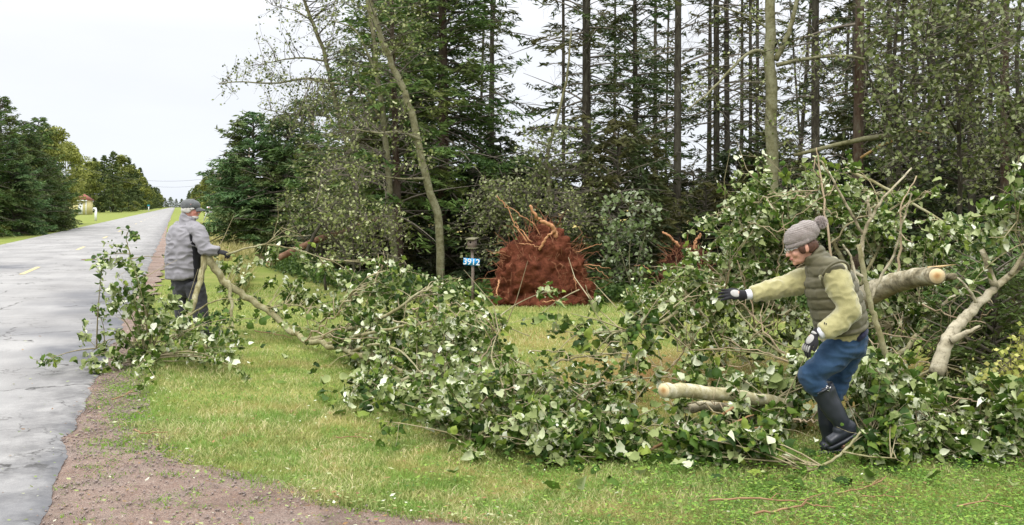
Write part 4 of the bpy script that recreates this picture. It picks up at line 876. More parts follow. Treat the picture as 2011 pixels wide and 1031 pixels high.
# the big forked limb in the man's hands
brush(701, 'long forked green poplar limb held by the man in grey, its butt at his hip',
    [([P(403, 492, YM), P(420, 520, YM), P(440, 556, YM), P(480, 582, YM), P(520, 605, YM), P(560, 640, YM), P(598, 668, YM - .6), P(640, 676, YM - 1.3), P(720, 700, YM - 2.6)], .052, .028),
     ([P(600, 669, YM - .6), P(650, 657, YM - 1.2), P(720, 636, YM - 2.2), P(790, 600, YM - 2.4), P(850, 560, YM - 2.4)], .030, .010),
     ([P(640, 676, YM - 1.3), P(720, 655, YM - 2.5), P(800, 640, YM - 2.7), P(880, 622, YM - 2.8)], .022, .008), ([P(690, 690, YM - 2.3), P(740, 672, YM - 2.9), P(790, 690, YM - 3.2), P(830, 735, YM - 3.6)], .016, .006), ([P(620, 640, YM - 1.2), P(680, 590, YM - 2), P(720, 545, YM - 2.2)], .014, .004),
     ([P(448, 552, YM), P(455, 590, YM - .1), P(455, 640, YM - .2), P(462, 665, YM - .3)], .026, .012),
     ([P(520, 605, YM), P(570, 598, YM - .2), P(600, 602, YM - .2), P(608, 660, YM - .2)], .012, .006),
     ([P(445, 500, YM - .2), P(480, 488, YM - .2), P(525, 479, YM - .1), P(575, 488, YM), P(640, 510, YM)], .016, .006),
     ([P(525, 479, YM - .1), P(540, 462, YM), P(556, 443, YM)], .010, .003),
     ([P(860, 570, YM - .3), P(905, 545, YM - .5)], .012, .005)],
    [(430, 500, 620, 560, 3), (480, 485, 560, 520, 1), (560, 510, 720, 620, 5), (640, 560, 800, 640, 4, 9.9, 11), (540, 570, 660, 640, .8), (740, 540, 920, 610, 5, 9.9, 10.8), (430, 545, 480, 660, .8)], 165, (12.0, 13.0), .08, 11, .5)
brush(702, 'leafy poplar branch dangling from the man\'s limb over the road edge',
    [([P(403, 498, YM), P(396, 540, YM - .1), P(384, 590, YM - .3), P(365, 625, YM - .5), P(352, 650, YM - .7)], .040, .030),
     ([P(420, 690, YM - 1), P(380, 665, YM - .8), P(330, 640, YM - .8), P(290, 600, YM - .8), P(262, 545, YM - .8), P(252, 490, YM - .8), P(248, 470, YM - .8)], .022, .004),
     ([P(352, 650, YM - .7), P(320, 670, YM - 1), P(270, 675, YM - 1.3), P(220, 662, YM - 1.4), P(180, 690, YM - 1.6)], .014, .004),
     ([P(366, 625, YM - .5), P(400, 600, YM - .6), P(440, 585, YM - .6), P(470, 590, YM - .6)], .012, .005),
     ([P(345, 655, YM - .9), P(360, 690, YM - 1.2), P(310, 690, YM - 1.5), P(285, 730, YM - 1.8)], .014, .005)],
    [(236, 462, 290, 520, 2.2), (195, 515, 280, 560, 2), (200, 560, 330, 620, 3), (188, 570, 215, 605, .5), (215, 630, 275, 690, 1.6), (150, 680, 205, 735, 1.6), (260, 660, 320, 745, 2.2), (310, 600, 370, 650, 1.2), (340, 650, 480, 735, 6.5), (410, 610, 470, 680, 2)], 105, (9.6, 11.0), .085, 13, .45)
# centre pile
brush(703, 'broad leafy heap of felled poplar tops on the lawn, middle of the long pile',
    [([G(690, 712) + Vector((0, 0, .06)), P(760, 700, 10), P(850, 690, 9.6), P(960, 690, 9.2), P(1040, 720, 9)], .035, .01),
     ([G(760, 770) + Vector((0, 0, .05)), P(830, 730, 8.8), P(900, 690, 9), P(960, 640, 9.2), P(1010, 600, 9.4)], .02, .006),
     ([P(690, 690, 10.2), P(730, 700, 9.9), P(800, 735, 9.2), P(900, 790, 8.2)], .03, .012),
     ([P(860, 640, 9.6), P(900, 620, 9.6), P(960, 630, 9.6), P(1040, 660, 9.6)], .012, .005)],
    [(660, 610, 820, 700, 3, 9.7, 10.6), (700, 680, 900, 790, 7), (820, 600, 960, 700, 5), (870, 660, 990, 760, 4.5), (760, 740, 960, 800, 3.5)], 300, (8.4, 10.6), .082, 12, .42)
brush(704, 'dense heap of felled poplar leaves nearest the front of the lawn',
    [([G(820, 800) + Vector((0, 0, .05)), P(900, 790, 7.9), P(1000, 800, 7.5), P(1100, 830, 7.1), P(1200, 850, 6.9)], .022, .008),
     ([P(920, 880, 6.8), P(985, 830, 6.9), P(1050, 770, 7.3), P(1110, 730, 7.6)], .014, .005),
     ([P(1060, 860, 6.9), P(1010, 810, 7.2), P(960, 700, 7.8), P(985, 640, 8)], .012, .004)],
    [(800, 750, 960, 840, 5), (900, 730, 1080, 860, 8), (1000, 780, 1180, 880, 7), (1090, 820, 1210, 885, 3), (1000, 700, 1080, 770, 1.2)], 235, (6.7, 8.0), .080, 12, .4)
brush(705, 'low spray of poplar leaves turned white side up on the grass, front of the pile',
    [([G(1250, 880) + Vector((0, 0, .03)), P(1190, 850, 6.7), P(1130, 840, 6.7)], .010, .004), ([G(1180, 900), P(1220, 860, 6.6), P(1290, 830, 6.6)], .008, .003)],
    [(1110, 820, 1230, 875, 4), (1040, 870, 1110, 905, 1)], 34, (6.4, 6.9), .10, 12, .85)
brush(706, 'poplar sprays lying over the dry patch of lawn between the pile and the cut logs',
    [([P(1080, 770, 8.4), P(1160, 760, 8.2), P(1240, 745, 8.4), P(1310, 740, 8.5)], .012, .005), ([P(1150, 690, 9), P(1220, 700, 8.9), P(1300, 720, 8.8)], .01, .004)],
    [(1080, 740, 1230, 790, 5), (1190, 725, 1270, 750, 1)], 36, (7.9, 8.7), .08, 12, .25)
# the branch the woman has just thrown, in mid air
brush(707, 'leafy poplar branch in mid-air over the lawn, just thrown by the woman',
    [([P(1330, 612, 7.6), P(1290, 640, 7.4), P(1240, 650, 7.3), P(1200, 655, 7.2), P(1170, 690, 7.2)], .013, .004), ([P(1310, 645, 7.4), P(1250, 648, 7.3), P(1180, 652, 7.2), P(1120, 660, 7.2)], .009, .003), ([P(1250, 648, 7.3), P(1235, 680, 7.2), P(1225, 730, 7.2)], .006, .003), ([P(1200, 655, 7.2), P(1165, 610, 7.2), P(1150, 560, 7.1)], .006, .003)],
    [(1080, 600, 1200, 690, 4), (1120, 560, 1190, 610, 1.5), (1180, 600, 1290, 690, 4), (1190, 690, 1250, 740, 2), (1280, 590, 1310, 640, .8)], 36, (7.0, 7.5), .085, 9, .5, zmin=.3, reach=.5)
# the fallen crown behind and left of the woman
brush(708, 'leafy crown of the fallen poplar left of the woman, level with her outstretched arm',
    [([P(1600, 640, 9.4), P(1520, 600, 9.4), P(1440, 560, 9.6), P(1360, 570, 10), P(1260, 600, 10.4)], .035, .01), ([P(1520, 600, 9.4), P(1480, 500, 9.4), P(1450, 430, 9.6), P(1420, 400, 9.8)], .02, .006), ([P(1570, 720, 8.6), P(1490, 660, 8.6), P(1440, 600, 8.8), P(1420, 540, 9)], .012, .005), ([P(1560, 715, 8.3), P(1500, 695, 8.3), P(1400, 685, 8.6), P(1330, 690, 8.8)], .009, .004), ([P(1330, 560, 9.8), P(1400, 640, 9.4), P(1480, 720, 8.8)], .02, .01)],
    [(1240, 560, 1330, 610, 2.4), (1300, 520, 1440, 640, 7), (1390, 440, 1520, 560, 7), (1440, 560, 1580, 700, 8), (1380, 620, 1480, 700, 3), (1430, 380, 1520, 450, 3)], 285, (8.6, 10.4), .078, 12, .42)
brush(709, 'upper part of the fallen poplar crown rising behind the woman\'s head',
    [([P(1700, 620, 9), P(1660, 520, 9.2), P(1620, 440, 9.4), P(1580, 380, 9.6)], .03, .01), ([P(1690, 560, 9), P(1740, 460, 9.2), P(1720, 380, 9.4)], .02, .008), ([P(1600, 520, 9.2), P(1530, 440, 9.4), P(1500, 370, 9.6)], .015, .006)],
    [(1470, 360, 1600, 480, 6), (1560, 330, 1700, 430, 6), (1640, 380, 1780, 480, 7), (1500, 440, 1560, 560, 3), (1680, 440, 1800, 560, 4)], 250, (8.9, 10.0), .080, 12, .42)
brush(710, 'shaded tangle of poplar leaves under the sawn trunk, right of the woman',
    [([P(1700, 760, 8.2), P(1780, 680, 8.4), P(1860, 600, 8.8), P(1940, 540, 9)], .03, .01), ([P(1750, 640, 8.8), P(1820, 600, 8.9), P(1900, 620, 8.9)], .015, .006), ([P(1660, 330, 11), P(1800, 400, 10.5), P(1900, 470, 10)], .02, .01)],
    [(1690, 580, 1860, 720, 8), (1700, 480, 1860, 600, 3), (1830, 440, 2010, 560, 5), (1760, 460, 1900, 540, 3), (1880, 560, 2010, 660, 4), (1560, 640, 1720, 760, 4)], 260, (8.6, 9.8), .078, 12, .25)
brush(711, 'green leafy poplar regrowth filling the right foreground behind the boots',
    [([G(1700, 880) + Vector((0, 0, .05)), P(1740, 800, 7.4), P(1800, 740, 7.7), P(1880, 700, 7.9)], .018, .006), ([G(1900, 880), P(1900, 800, 7.1), P(1850, 740, 7.4)], .012, .005), ([G(1800, 900), P(1860, 850, 6.8), P(1960, 830, 6.9)], .01, .004)],
    [(1640, 720, 1800, 830, 7), (1700, 780, 1900, 880, 9), (1840, 765, 1950, 810, 3), (1880, 790, 2020, 880, 6), (1640, 660, 1720, 730, 1.5)], 240, (6.7, 7.9), .088, 12, .2)
brush(712, 'poplar leaves around the sawn log in front of the woman\'s feet',
    [([P(1290, 870, 6.8), P(1370, 840, 6.8), P(1450, 850, 6.7), P(1530, 840, 6.7)], .012, .005), ([P(1560, 760, 7.4), P(1500, 800, 7.1), P(1450, 790, 7)], .01, .004)],
    [(1275, 790, 1320, 860, 2), (1330, 835, 1480, 885, 4), (1440, 780, 1550, 880, 5.5), (1500, 730, 1590, 790, 4, 7.3, 7.7), (1300, 700, 1480, 755, 2.5, 7.2, 7.7)], 130, (6.6, 7.5), .085, 12, .35, bare=2)
brush(713, 'torn poplar spray with big white undersides lying at the woman\'s feet',
    [([P(1580, 932, 6.0), P(1635, 905, 6.05), P(1670, 875, 6.1), P(1690, 848, 6.1)], .010, .007), ([P(1655, 888, 6.05), P(1700, 895, 6.05), P(1760, 900, 6.05)], .007, .004)],
    [(1705, 870, 1790, 912, 4), (1440, 880, 1560, 910, 1.5), (1370, 890, 1440, 925, 1)], 40, (6.0, 6.3), .105, 12, .75, bare=0)
brush(714, 'poplar twigs with pale leaves poking in from the right edge, above the broken trunk',
    [([P(2040, 560, 7.2), P(2020, 480, 7.2), P(1995, 420, 7.2)], .012, .004)], [(1975, 385, 2030, 470, 3), (1960, 425, 2020, 470, 1)], 26, (7.0, 7.4), .088, 12, .4)
brush(715, 'low leafy poplar spray at the bottom right corner of the pile',
    [([G(1990, 900), P(1950, 850, 6.6), P(1900, 840, 6.6)], .01, .004)], [(1860, 840, 2020, 905, 4), (1980, 780, 2020, 860, 2)], 60, (6.2, 6.8), .088, 12, .35)

rs = np.random.RandomState(77)
for (n_l, boxes_) in ((12, (620, 560, 900, 740, 9.3, 8.6)), (12, (900, 680, 1200, 860, 7.3, 6.7)), (14, (1250, 560, 1560, 740, 8.8, 8.2)), (10, (1500, 360, 1800, 560, 8.9, 8.6)), (12, (1690, 560, 1960, 760, 8.2, 7.6)), (8, (1300, 780, 1600, 890, 6.8, 6.5)), (9, (1700, 780, 2000, 890, 7, 6.5))):
    for q_ in range(n_l):
        x_ = boxes_[0] + (boxes_[2] - boxes_[0]) * rs.rand(); y_ = boxes_[1] + (boxes_[3] - boxes_[1]) * rs.rand(); a_ = rs.uniform(-.9, .5) if rs.rand() < .8 else rs.uniform(-2, -1); L_ = rs.uniform(70, 170) * 7.5 / boxes_[4]; Y0, Y1 = boxes_[4], boxes_[5]
        p_ = [P(x_ - math.cos(a_) * L_ * .5, y_ - math.sin(a_) * L_ * .5, Y0), P(x_ + rs.randn() * 7, y_ + rs.randn() * 8, (Y0 + Y1) / 2), P(x_ + math.cos(a_) * L_ * .5, y_ + math.sin(a_) * L_ * .5, Y1)]
        if min(v.z for v in p_) < .03: continue
        BARE.append((p_, rs.uniform(.004, .010)))
# ---- sawn trunks and bare stems
def log(name, label, pts, radii, mat, cut0=True, cut1=False, cat='log', wob=.06, sides=20, stubs=(), group=None):
    rs = np.random.RandomState(len(label)); q = smooth_path(pts, max(10, 5 * len(pts)), rs, .004); r = np.interp(np.linspace(0, 1, len(q)), np.linspace(0, 1, len(radii)), radii)
    t = thing(name, label, cat, q[0], group); mb = MB(); mb.tube(q, r, sides, .5, wob=wob); obj('bark', mb, mat, t, True)
    for c, a, b, rad in ((cut0, q[0], q[1], r[0]), (cut1, q[-1], q[-2], r[-1])):
        if not c: continue
        d = Vector(a - b).normalized(); n_ = 24; me = MB(); an = np.arange(n_) / n_ * 2 * math.pi; V = [[0, 0, 0]] + [[.86 * rad * math.cos(x) * (1 + .03 * math.sin(3 * x)), .86 * rad * math.sin(x), .0] for x in an]
        V2 = [[x[0] * 1.0, x[1] * 1.0, -.02] for x in V[1:]]
        me.add(V + V2, rnd=np.array([0.] + [1.] * (2 * n_)), T=[(0, 1 + i, 1 + (i + 1) % n_) for i in range(n_)], Q=[(1 + i, n_ + 1 + i, n_ + 1 + (i + 1) % n_, 1 + (i + 1) % n_) for i in range(n_)])
        o = link('cut_face', me.mesh('cut_face', M_cut), t, world=False); o.location = Vector(a) - t.location + d * .006; o.rotation_euler = d.to_track_quat('Z', 'Y').to_euler()
    for (p, r0, r1) in stubs:
        mb = MB(); mb.tube(smooth_path(p, 8, rs, .003), np.linspace(r0, r1, 8), 8, .5, wob=.1); obj('stub', mb, mat, t, True)
    return t
log('sawn_poplar', 'big sawn poplar trunk sticking out of the brush behind the woman, round end showing',
    [P(1840, 542, 7.25), P(1806, 543, 7.6), P(1765, 553, 7.95), P(1725, 568, 8.25), P(1690, 588, 8.5), P(1620, 630, 8.8)], [.066, .074, .082, .092, .10, .11], M_birch, cat='trunk', wob=.02,
    stubs=[([P(1820, 550, 7.7), P(1850, 545, 7.5), P(1874, 543, 7.3)], .032, .026)])
mb = MB(); Yq = 7.35; mb.tube([P(1822, 526, Yq), P(1850, 523, Yq), P(1878, 519, Yq)], [.012, .007, .001], 5, .5, wob=.6); setp(obj('torn_splinter', mb, M_cut), 'torn strip of pale wood hanging off the top of the sawn trunk end', 'splinter')
log('broken_poplar', 'pale broken poplar trunk leaning to the upper right at the right edge', [P(1838, 735, 7.0), P(1858, 672, 7.05), P(1885, 635, 7.1), P(1915, 602, 7.15), P(1960, 560, 7.2), P(2030, 500, 7.3)], [.056, .048, .042, .034, .026, .016], M_birch, False, cat='trunk', wob=.1,
    stubs=[([P(1868, 670, 7.0), P(1895, 655, 6.95), P(1925, 640, 6.95)], .03, .008), ([P(1920, 600, 7.15), P(1905, 570, 7.1), P(1880, 545, 7.1)], .015, .006), ([P(1955, 565, 7.2), P(1940, 520, 7.2), P(1928, 490, 7.2)], .03, .02), ([P(1985, 540, 7.2), P(2000, 512, 7.2), P(2025, 480, 7.2)], .02, .008), ([P(1850, 600, 7.6), P(1880, 575, 7.7), P(1950, 540, 7.7)], .012, .005)])
log('sawn_log', 'pale sawn log lying on the lawn, its cut end facing left', [P(1304, 767, 6.45), P(1350, 768, 6.6), P(1420, 774, 6.75), P(1500, 785, 6.95), P(1560, 795, 7.1)], [.050, .048, .045, .042, .040], bark('pale_log_bark', (0.20, 0.17, 0.08), (0.42, 0.38, 0.22), (0.58, 0.55, 0.42), 12, 10, .4, .006), wob=.05, stubs=[([P(1440, 772, 7.0), P(1400, 790, 6.95), P(1340, 800, 6.9)], .022, .018)])
log('sawn_log', 'second thinner log half hidden beneath the pale sawn log', [P(1340, 802, 6.75), P(1390, 799, 6.85), P(1470, 800, 7.0), P(1540, 805, 7.1)], [.034, .034, .032, .03], M_birch, True, wob=.06)
log('bare_branch', 'bare crooked orange-brown branch with a white stub in front of the sawn log', [P(1250, 895, 6.35) , P(1310, 868, 6.5), P(1370, 858, 6.5), P(1430, 852, 6.5), P(1500, 838, 6.6)], [.010, .012, .013, .010, .006], simple('orange_bark', (0.26, 0.14, 0.06), (0.36, 0.22, 0.11), 9, .8, .2, obj=False), False, cat='branch',
    stubs=[([P(1368, 876, 6.45), P(1374, 850, 6.45), P(1395, 828, 6.5), P(1440, 800, 6.6)], .014, .010), ([P(1400, 855, 6.5), P(1440, 830, 6.5), P(1480, 815, 6.6)], .010, .005)])
# standing forked sapling behind the woman
t = thing('bare_sapling', 'leaning bare forked poplar stem right behind the woman\'s back', 'sapling', tuple(G(1775, 800) + Vector((0, 0, 0))))
Yq = 6.95
for pts, a, b in (([P(1790, 815, 7.1), P(1760, 745, Yq), P(1738, 690, Yq), P(1720, 630, Yq), P(1706, 590, Yq), P(1697, 535, Yq), P(1686, 480, Yq)], .024, .017),
        ([P(1692, 510, Yq), P(1694, 460, Yq), P(1718, 415, Yq), P(1738, 385, Yq), P(1790, 330, Yq + .2)], .016, .006), ([P(1708, 600, Yq), P(1720, 560, Yq), P(1757, 500, Yq), P(1775, 430, Yq), P(1790, 380, Yq)], .012, .005),
        ([P(1694, 460, Yq), P(1672, 420, Yq), P(1640, 360, Yq), P(1612, 315, Yq)], .012, .006), ([P(1712, 430, Yq), P(1704, 400, Yq), P(1706, 385, Yq)], .014, .008), ([P(1700, 545, Yq), P(1668, 530, Yq), P(1650, 540, Yq)], .014, .009), ([P(1685, 560, Yq - .05), P(1670, 500, Yq), P(1655, 480, Yq)], .010, .006)):
    mb = MB(); q = smooth_path(pts, 5 * len(pts), np.random.RandomState(3), .003); mb.tube(q, np.linspace(a, b, len(q)), 9, .5, wob=.1); obj('stem', mb, M_birch if a < .023 else M_limb, t, True)
# other bare, upright twigs poking out of the crowns
bt = 'bare twigs standing up out of the fallen crowns'
M_bare = simple('bare_twig_bark', (0.28, 0.21, 0.13), (0.42, 0.33, 0.22), 9, .8, .1, obj=False)
for lab, pts, a in (('tall bare two-pronged twig above the woman\'s shoulder', [P(1640, 560, 8.7), P(1625, 440, 8.8), P(1608, 330, 9), P(1603, 290, 9)], .013), ('bare grey twig rising right of the woman against the dark wood', [P(1760, 560, 8.3), P(1770, 470, 8.3), P(1768, 400, 8.3), P(1800, 345, 8.3)], .012),
        ('thin brown twig in front of the central heap, curving upwards', [P(930, 740, 7.9), P(955, 690, 7.9), P(975, 655, 7.9), P(975, 650, 7.9)], .007), ('dark twig standing up out of the heap near its left end', [P(720, 600, 10.4), P(735, 550, 10.4), P(752, 515, 10.5)], .010),
        ('broken brown branch stub at the lawn edge left of the woman', [P(1240, 640, 11.5), P(1275, 628, 11.6), P(1310, 605, 11.8), P(1350, 575, 12)], .02), ('pale twig lying up against the outstretched arm brush', [P(1560, 720, 8.0), P(1510, 660, 8.0), P(1470, 610, 8.1), P(1450, 590, 8.1)], .009),
        ('long pale horizontal twig left of the woman\'s knee', [P(1565, 715, 7.9), P(1500, 690, 7.9), P(1430, 682, 8.0), P(1340, 690, 8.1)], .007), ('brown twig with side shoots in the tangle right of the woman', [P(1720, 655, 7.9), P(1770, 660, 7.9), P(1830, 672, 7.8)], .009)):
    t = thing('bare_twig', lab, 'twig', pts[0], bt); rs = np.random.RandomState(len(lab)); q = smooth_path(pts, 4 * len(pts), rs, .006); mb = MB(); mb.tube(q, np.linspace(a, a * .4, len(q)), 6, .5, wob=.1); obj('stem', mb, M_bare, t, True)
    mb = MB()
    for s in range(4):
        b = q[rs.randint(4, len(q) - 1)]; e = b + unit(rs.randn(3) + [0, 0, .8]) * .22; mb.tube([b, (b + e) / 2 + rs.randn(3) * .02, e], [a * .5, a * .35, a * .2], 4, .5); 
    obj('side_shoots', mb, M_bare, t, kind='stuff')

for k, (pts, a) in enumerate(BARE):
    cx_ = proj(pts[1])[0]; wh = 'left part of the long pile' if cx_ < 900 else 'front heap on the lawn' if cx_ < 1240 else 'fallen crown left of the woman' if cx_ < 1600 else 'tangle right of the woman'
    t = thing('bare_twig', 'thin pale leafless twig lying across the ' + wh, 'twig', pts[0], 'bare twigs across the ' + wh); q = smooth_path(pts, 12, rs, .012); mb = MB(); mb.tube(q, np.linspace(a, a * .45, len(q)), 6, .5, wob=.1); obj('stem', mb, M_bare if k % 2 else M_twigb, t, True)
    mb = MB(); b = q[rs.randint(4, 9)]; e_ = b + unit(rs.randn(3) + (q[-1] - q[0]) * 1.5) * .2; mb.tube([b, (b + e_) / 2 + rs.randn(3) * .02, e_], [a * .5, a * .4, a * .25], 5, .5); obj('side_shoot', mb, M_bare, t, True)
# ---- loose leaves and sticks on lawn and road
rs = np.random.RandomState(810)
spots = [(510, 690, 0), (518, 740, 0), (620, 718, 0), (705, 668, 1), (652, 768, 0), (735, 770, 1), (755, 800, 0), (730, 805, 0), (465, 705, 0), (490, 720, 1), (560, 712, 1), (1695, 957, 1), (1540, 952, 0), (1268, 925, 0), (1495, 935, 0), (1845, 945, 1), (1510, 940, 1), (975, 888, 0), (1095, 900, 0), (1070, 895, 0), (1230, 912, 1), (1905, 900, 0), (1990, 960, 1), (795, 830, 0), (840, 830, 1), (690, 700, 0), (610, 745, 1), (530, 655, 0), (1350, 915, 0), (1415, 925, 1), (1610, 930, 0), (1760, 925, 0), (285, 770, 1), (320, 505, 0), (780, 860, 0), (620, 690, 1), (890, 940, 1), (1130, 960, 0)]
for q_ in range(70):
    if q_ < 46: spots.append((1000 + 1000 * rs.rand(), 893 + 75 * rs.rand() ** 2, int(rs.rand() < .4)))
    else: t_ = rs.rand(); spots.append((500 + 560 * t_ - 90 * rs.rand() ** 2, 700 + 200 * t_ + 25 * rs.rand(), int(rs.rand() < .4)))
gl_ = 'loose poplar leaves scattered on the grass'
for k, (px, py, f) in enumerate(spots):
    p = G(px, py); o = bpy.data.objects.new('fallen_leaf', LM[k % 8]); C.objects.link(o)
    s = .07 + .05 * rs.rand(); o.location = (p.x, p.y, .035 + .02 * rs.rand()); o.scale = (s,) * 3
    o.rotation_euler = ((math.pi if f == 0 else 0) + rs.randn() * .35, rs.randn() * .3, rs.rand() * 6.28)
    wh = 'on the grass' if not (px < 330) else 'by the road edge'
    where = ('below the man\'s branch', 'left of the long pile', 'along the front of the long pile', 'before the sawn log', 'at the lower right')[0 if px < 500 else 1 if px < 760 else 2 if px < 1200 else 3 if px < 1600 else 4]
    setp(o, ('upturned pale' if f == 0 else 'green') + ' poplar leaf lying ' + wh + ' ' + where, 'leaf', gl_)
M_stick = simple('brown_stick', (0.20, 0.11, 0.05), (0.32, 0.2, 0.11), 14, .8, .2, obj=False)
for lab, pts, a in (('thin brown stick lying on the grass left of the woman\'s spray', [(1390, 1000), (1480, 995), (1560, 1003), (1620, 985)], .006), ('crooked reddish stick at the bottom right of the lawn', [(1640, 985), (1700, 972), (1730, 962), (1740, 948)], .005), ('short straight stick lying right of the crooked one', [(1690, 990), (1740, 988), (1785, 993)], .004),
        ('pale stick at the very bottom of the lawn, left of centre of the sticks', [(1480, 1025), (1560, 1015), (1590, 1005), (1640, 1012)], .007), ('small twig on the gravel at the grass edge', [(220, 795), (245, 785), (265, 773)], .006), ('brown twig at the corner of gravel and lawn', [(262, 858), (285, 862), (330, 860)], .006),
        ('dark twig lying on the lawn in front of the long pile', [(660, 872), (700, 868), (735, 878)], .004), ('long thin twig lying across the road', [(160, 513), (200, 512), (232, 511)], .012), ('pale twig on the lawn beside the man\'s limb', [(500, 655), (540, 662), (575, 670)], .007), ('stick lying right of the gravel on the lawn front', [(880, 800), (930, 806), (960, 800)], .004), ('thin stick near the bottom right corner', [(1880, 1012), (1940, 1000), (1990, 1015)], .005)):
    pts = [G(*p) + Vector((0, 0, .04 + .01 * rs.rand())) for p in pts]; t = thing('fallen_stick', lab, 'stick', pts[0], 'small sticks lying on lawn and road'); q = smooth_path(pts, 14, rs, .004); mb = MB(); mb.tube(q, np.linspace(a, a * .5, len(q)), 6, .5, wob=.15); obj('stem', mb, M_stick, t, True)
    b = q[6]; mb = MB(); mb.tube([b, b + [.05, .05, .02], b + [.10, .06 + .05 * rs.rand(), .0]], [a * .6, a * .4, a * .2], 5, .5); obj('side_twig', mb, M_stick, t, True)

# ---- shrubs at the right edge
M_yel_l = foliage('yellow_green_shrub_leaf', [(0.22, 0.26, 0.05), (0.42, 0.44, 0.11), (0.62, 0.58, 0.2)], .35, .5, .0)
rs = np.random.RandomState(830)
poplar('yellow_shrub', 'bright yellow-green leafy shrub at the right edge of the lawn', tuple(G(2010, 880)), [([P(2015, 870, 6.9), P(2005, 780, 6.9), P(1985, 700, 6.9)], .010, .003), ([P(2010, 860, 6.9), P(1975, 780, 6.8), P(1945, 750, 6.8)], .007, .003), ([P(2015, 800, 6.9), P(2030, 700, 6.9), P(2020, 650, 6.9)], .008, .003)],
    region(rs, 120, [(1975, 660, 2050, 740, 3), (1930, 738, 1965, 765, .7), (1960, 750, 2050, 850, 5), (2000, 640, 2060, 800, 2)], 6.8, .2), rs, .042, 15, fmat=M_yel_l, cat='shrub', twl=.15)
for k, (px, py, s, lab) in enumerate(((1955, 760, .62, 'small dark spruce bush behind the yellow-green shrub'), (1915, 745, .42, 'low dark spruce sprig left of the yellow-green shrub'), (2000, 700, .8, 'small dark spruce half out of the frame at the right edge'))):
    Y = (8.0, 8.3, 8.6)[k]; l = at(px, Y)
    rs2 = np.random.RandomState(840 + k); fo, wo = conifer(rs2, 1.15 * s * 1.6, .62 * s * 1.5, .05, 46, 26, .075, .018, slope=(.5, -.2), bare=.1, p=.6)
    make_tree('spruce_bush', lab, 'bush', l, trunk_mb(1.5 * s, .02, .005, rs2, .01), M_bark_dark, fo, M_spruce, wo)
# ================================================================ ROOT PLATES, SIGNS, BUILDING, POLES
def m_soil(name, a, b, c):
    n = NT(name); v = n.pos(); f = n.noise(v, 6, 7, .7)
    col = n.ramp(f, [(0.3, a), (0.5, b), (0.72, c)]); col = n.mix(n.rng(n.noise(v, 40, 4, .7), .45, .7, 0, .5), col, a)
    h = n.math('ADD', n.noise(v, 18, 6, .75), n.noise(v, 60, 3, .7)); return n.done(col, .95, n.bump(h, .9, .05), .08)
M_soil = m_soil('red_clay_soil', (0.055, 0.018, 0.010), (0.165, 0.052, 0.028), (0.29, 0.10, 0.056))
M_soil2 = m_soil('dark_clay_soil', (0.035, 0.014, 0.009), (0.085, 0.032, 0.02), (0.14, 0.055, 0.032))
M_root = simple('raw_root', (0.36, 0.165, 0.075), (0.50, 0.27, 0.14), 12, .8, .4, obj=False)
M_rootd = simple('dark_rootlet', (0.16, 0.06, 0.03), (0.30, 0.14, 0.07), 6, .9, 0, obj=False)
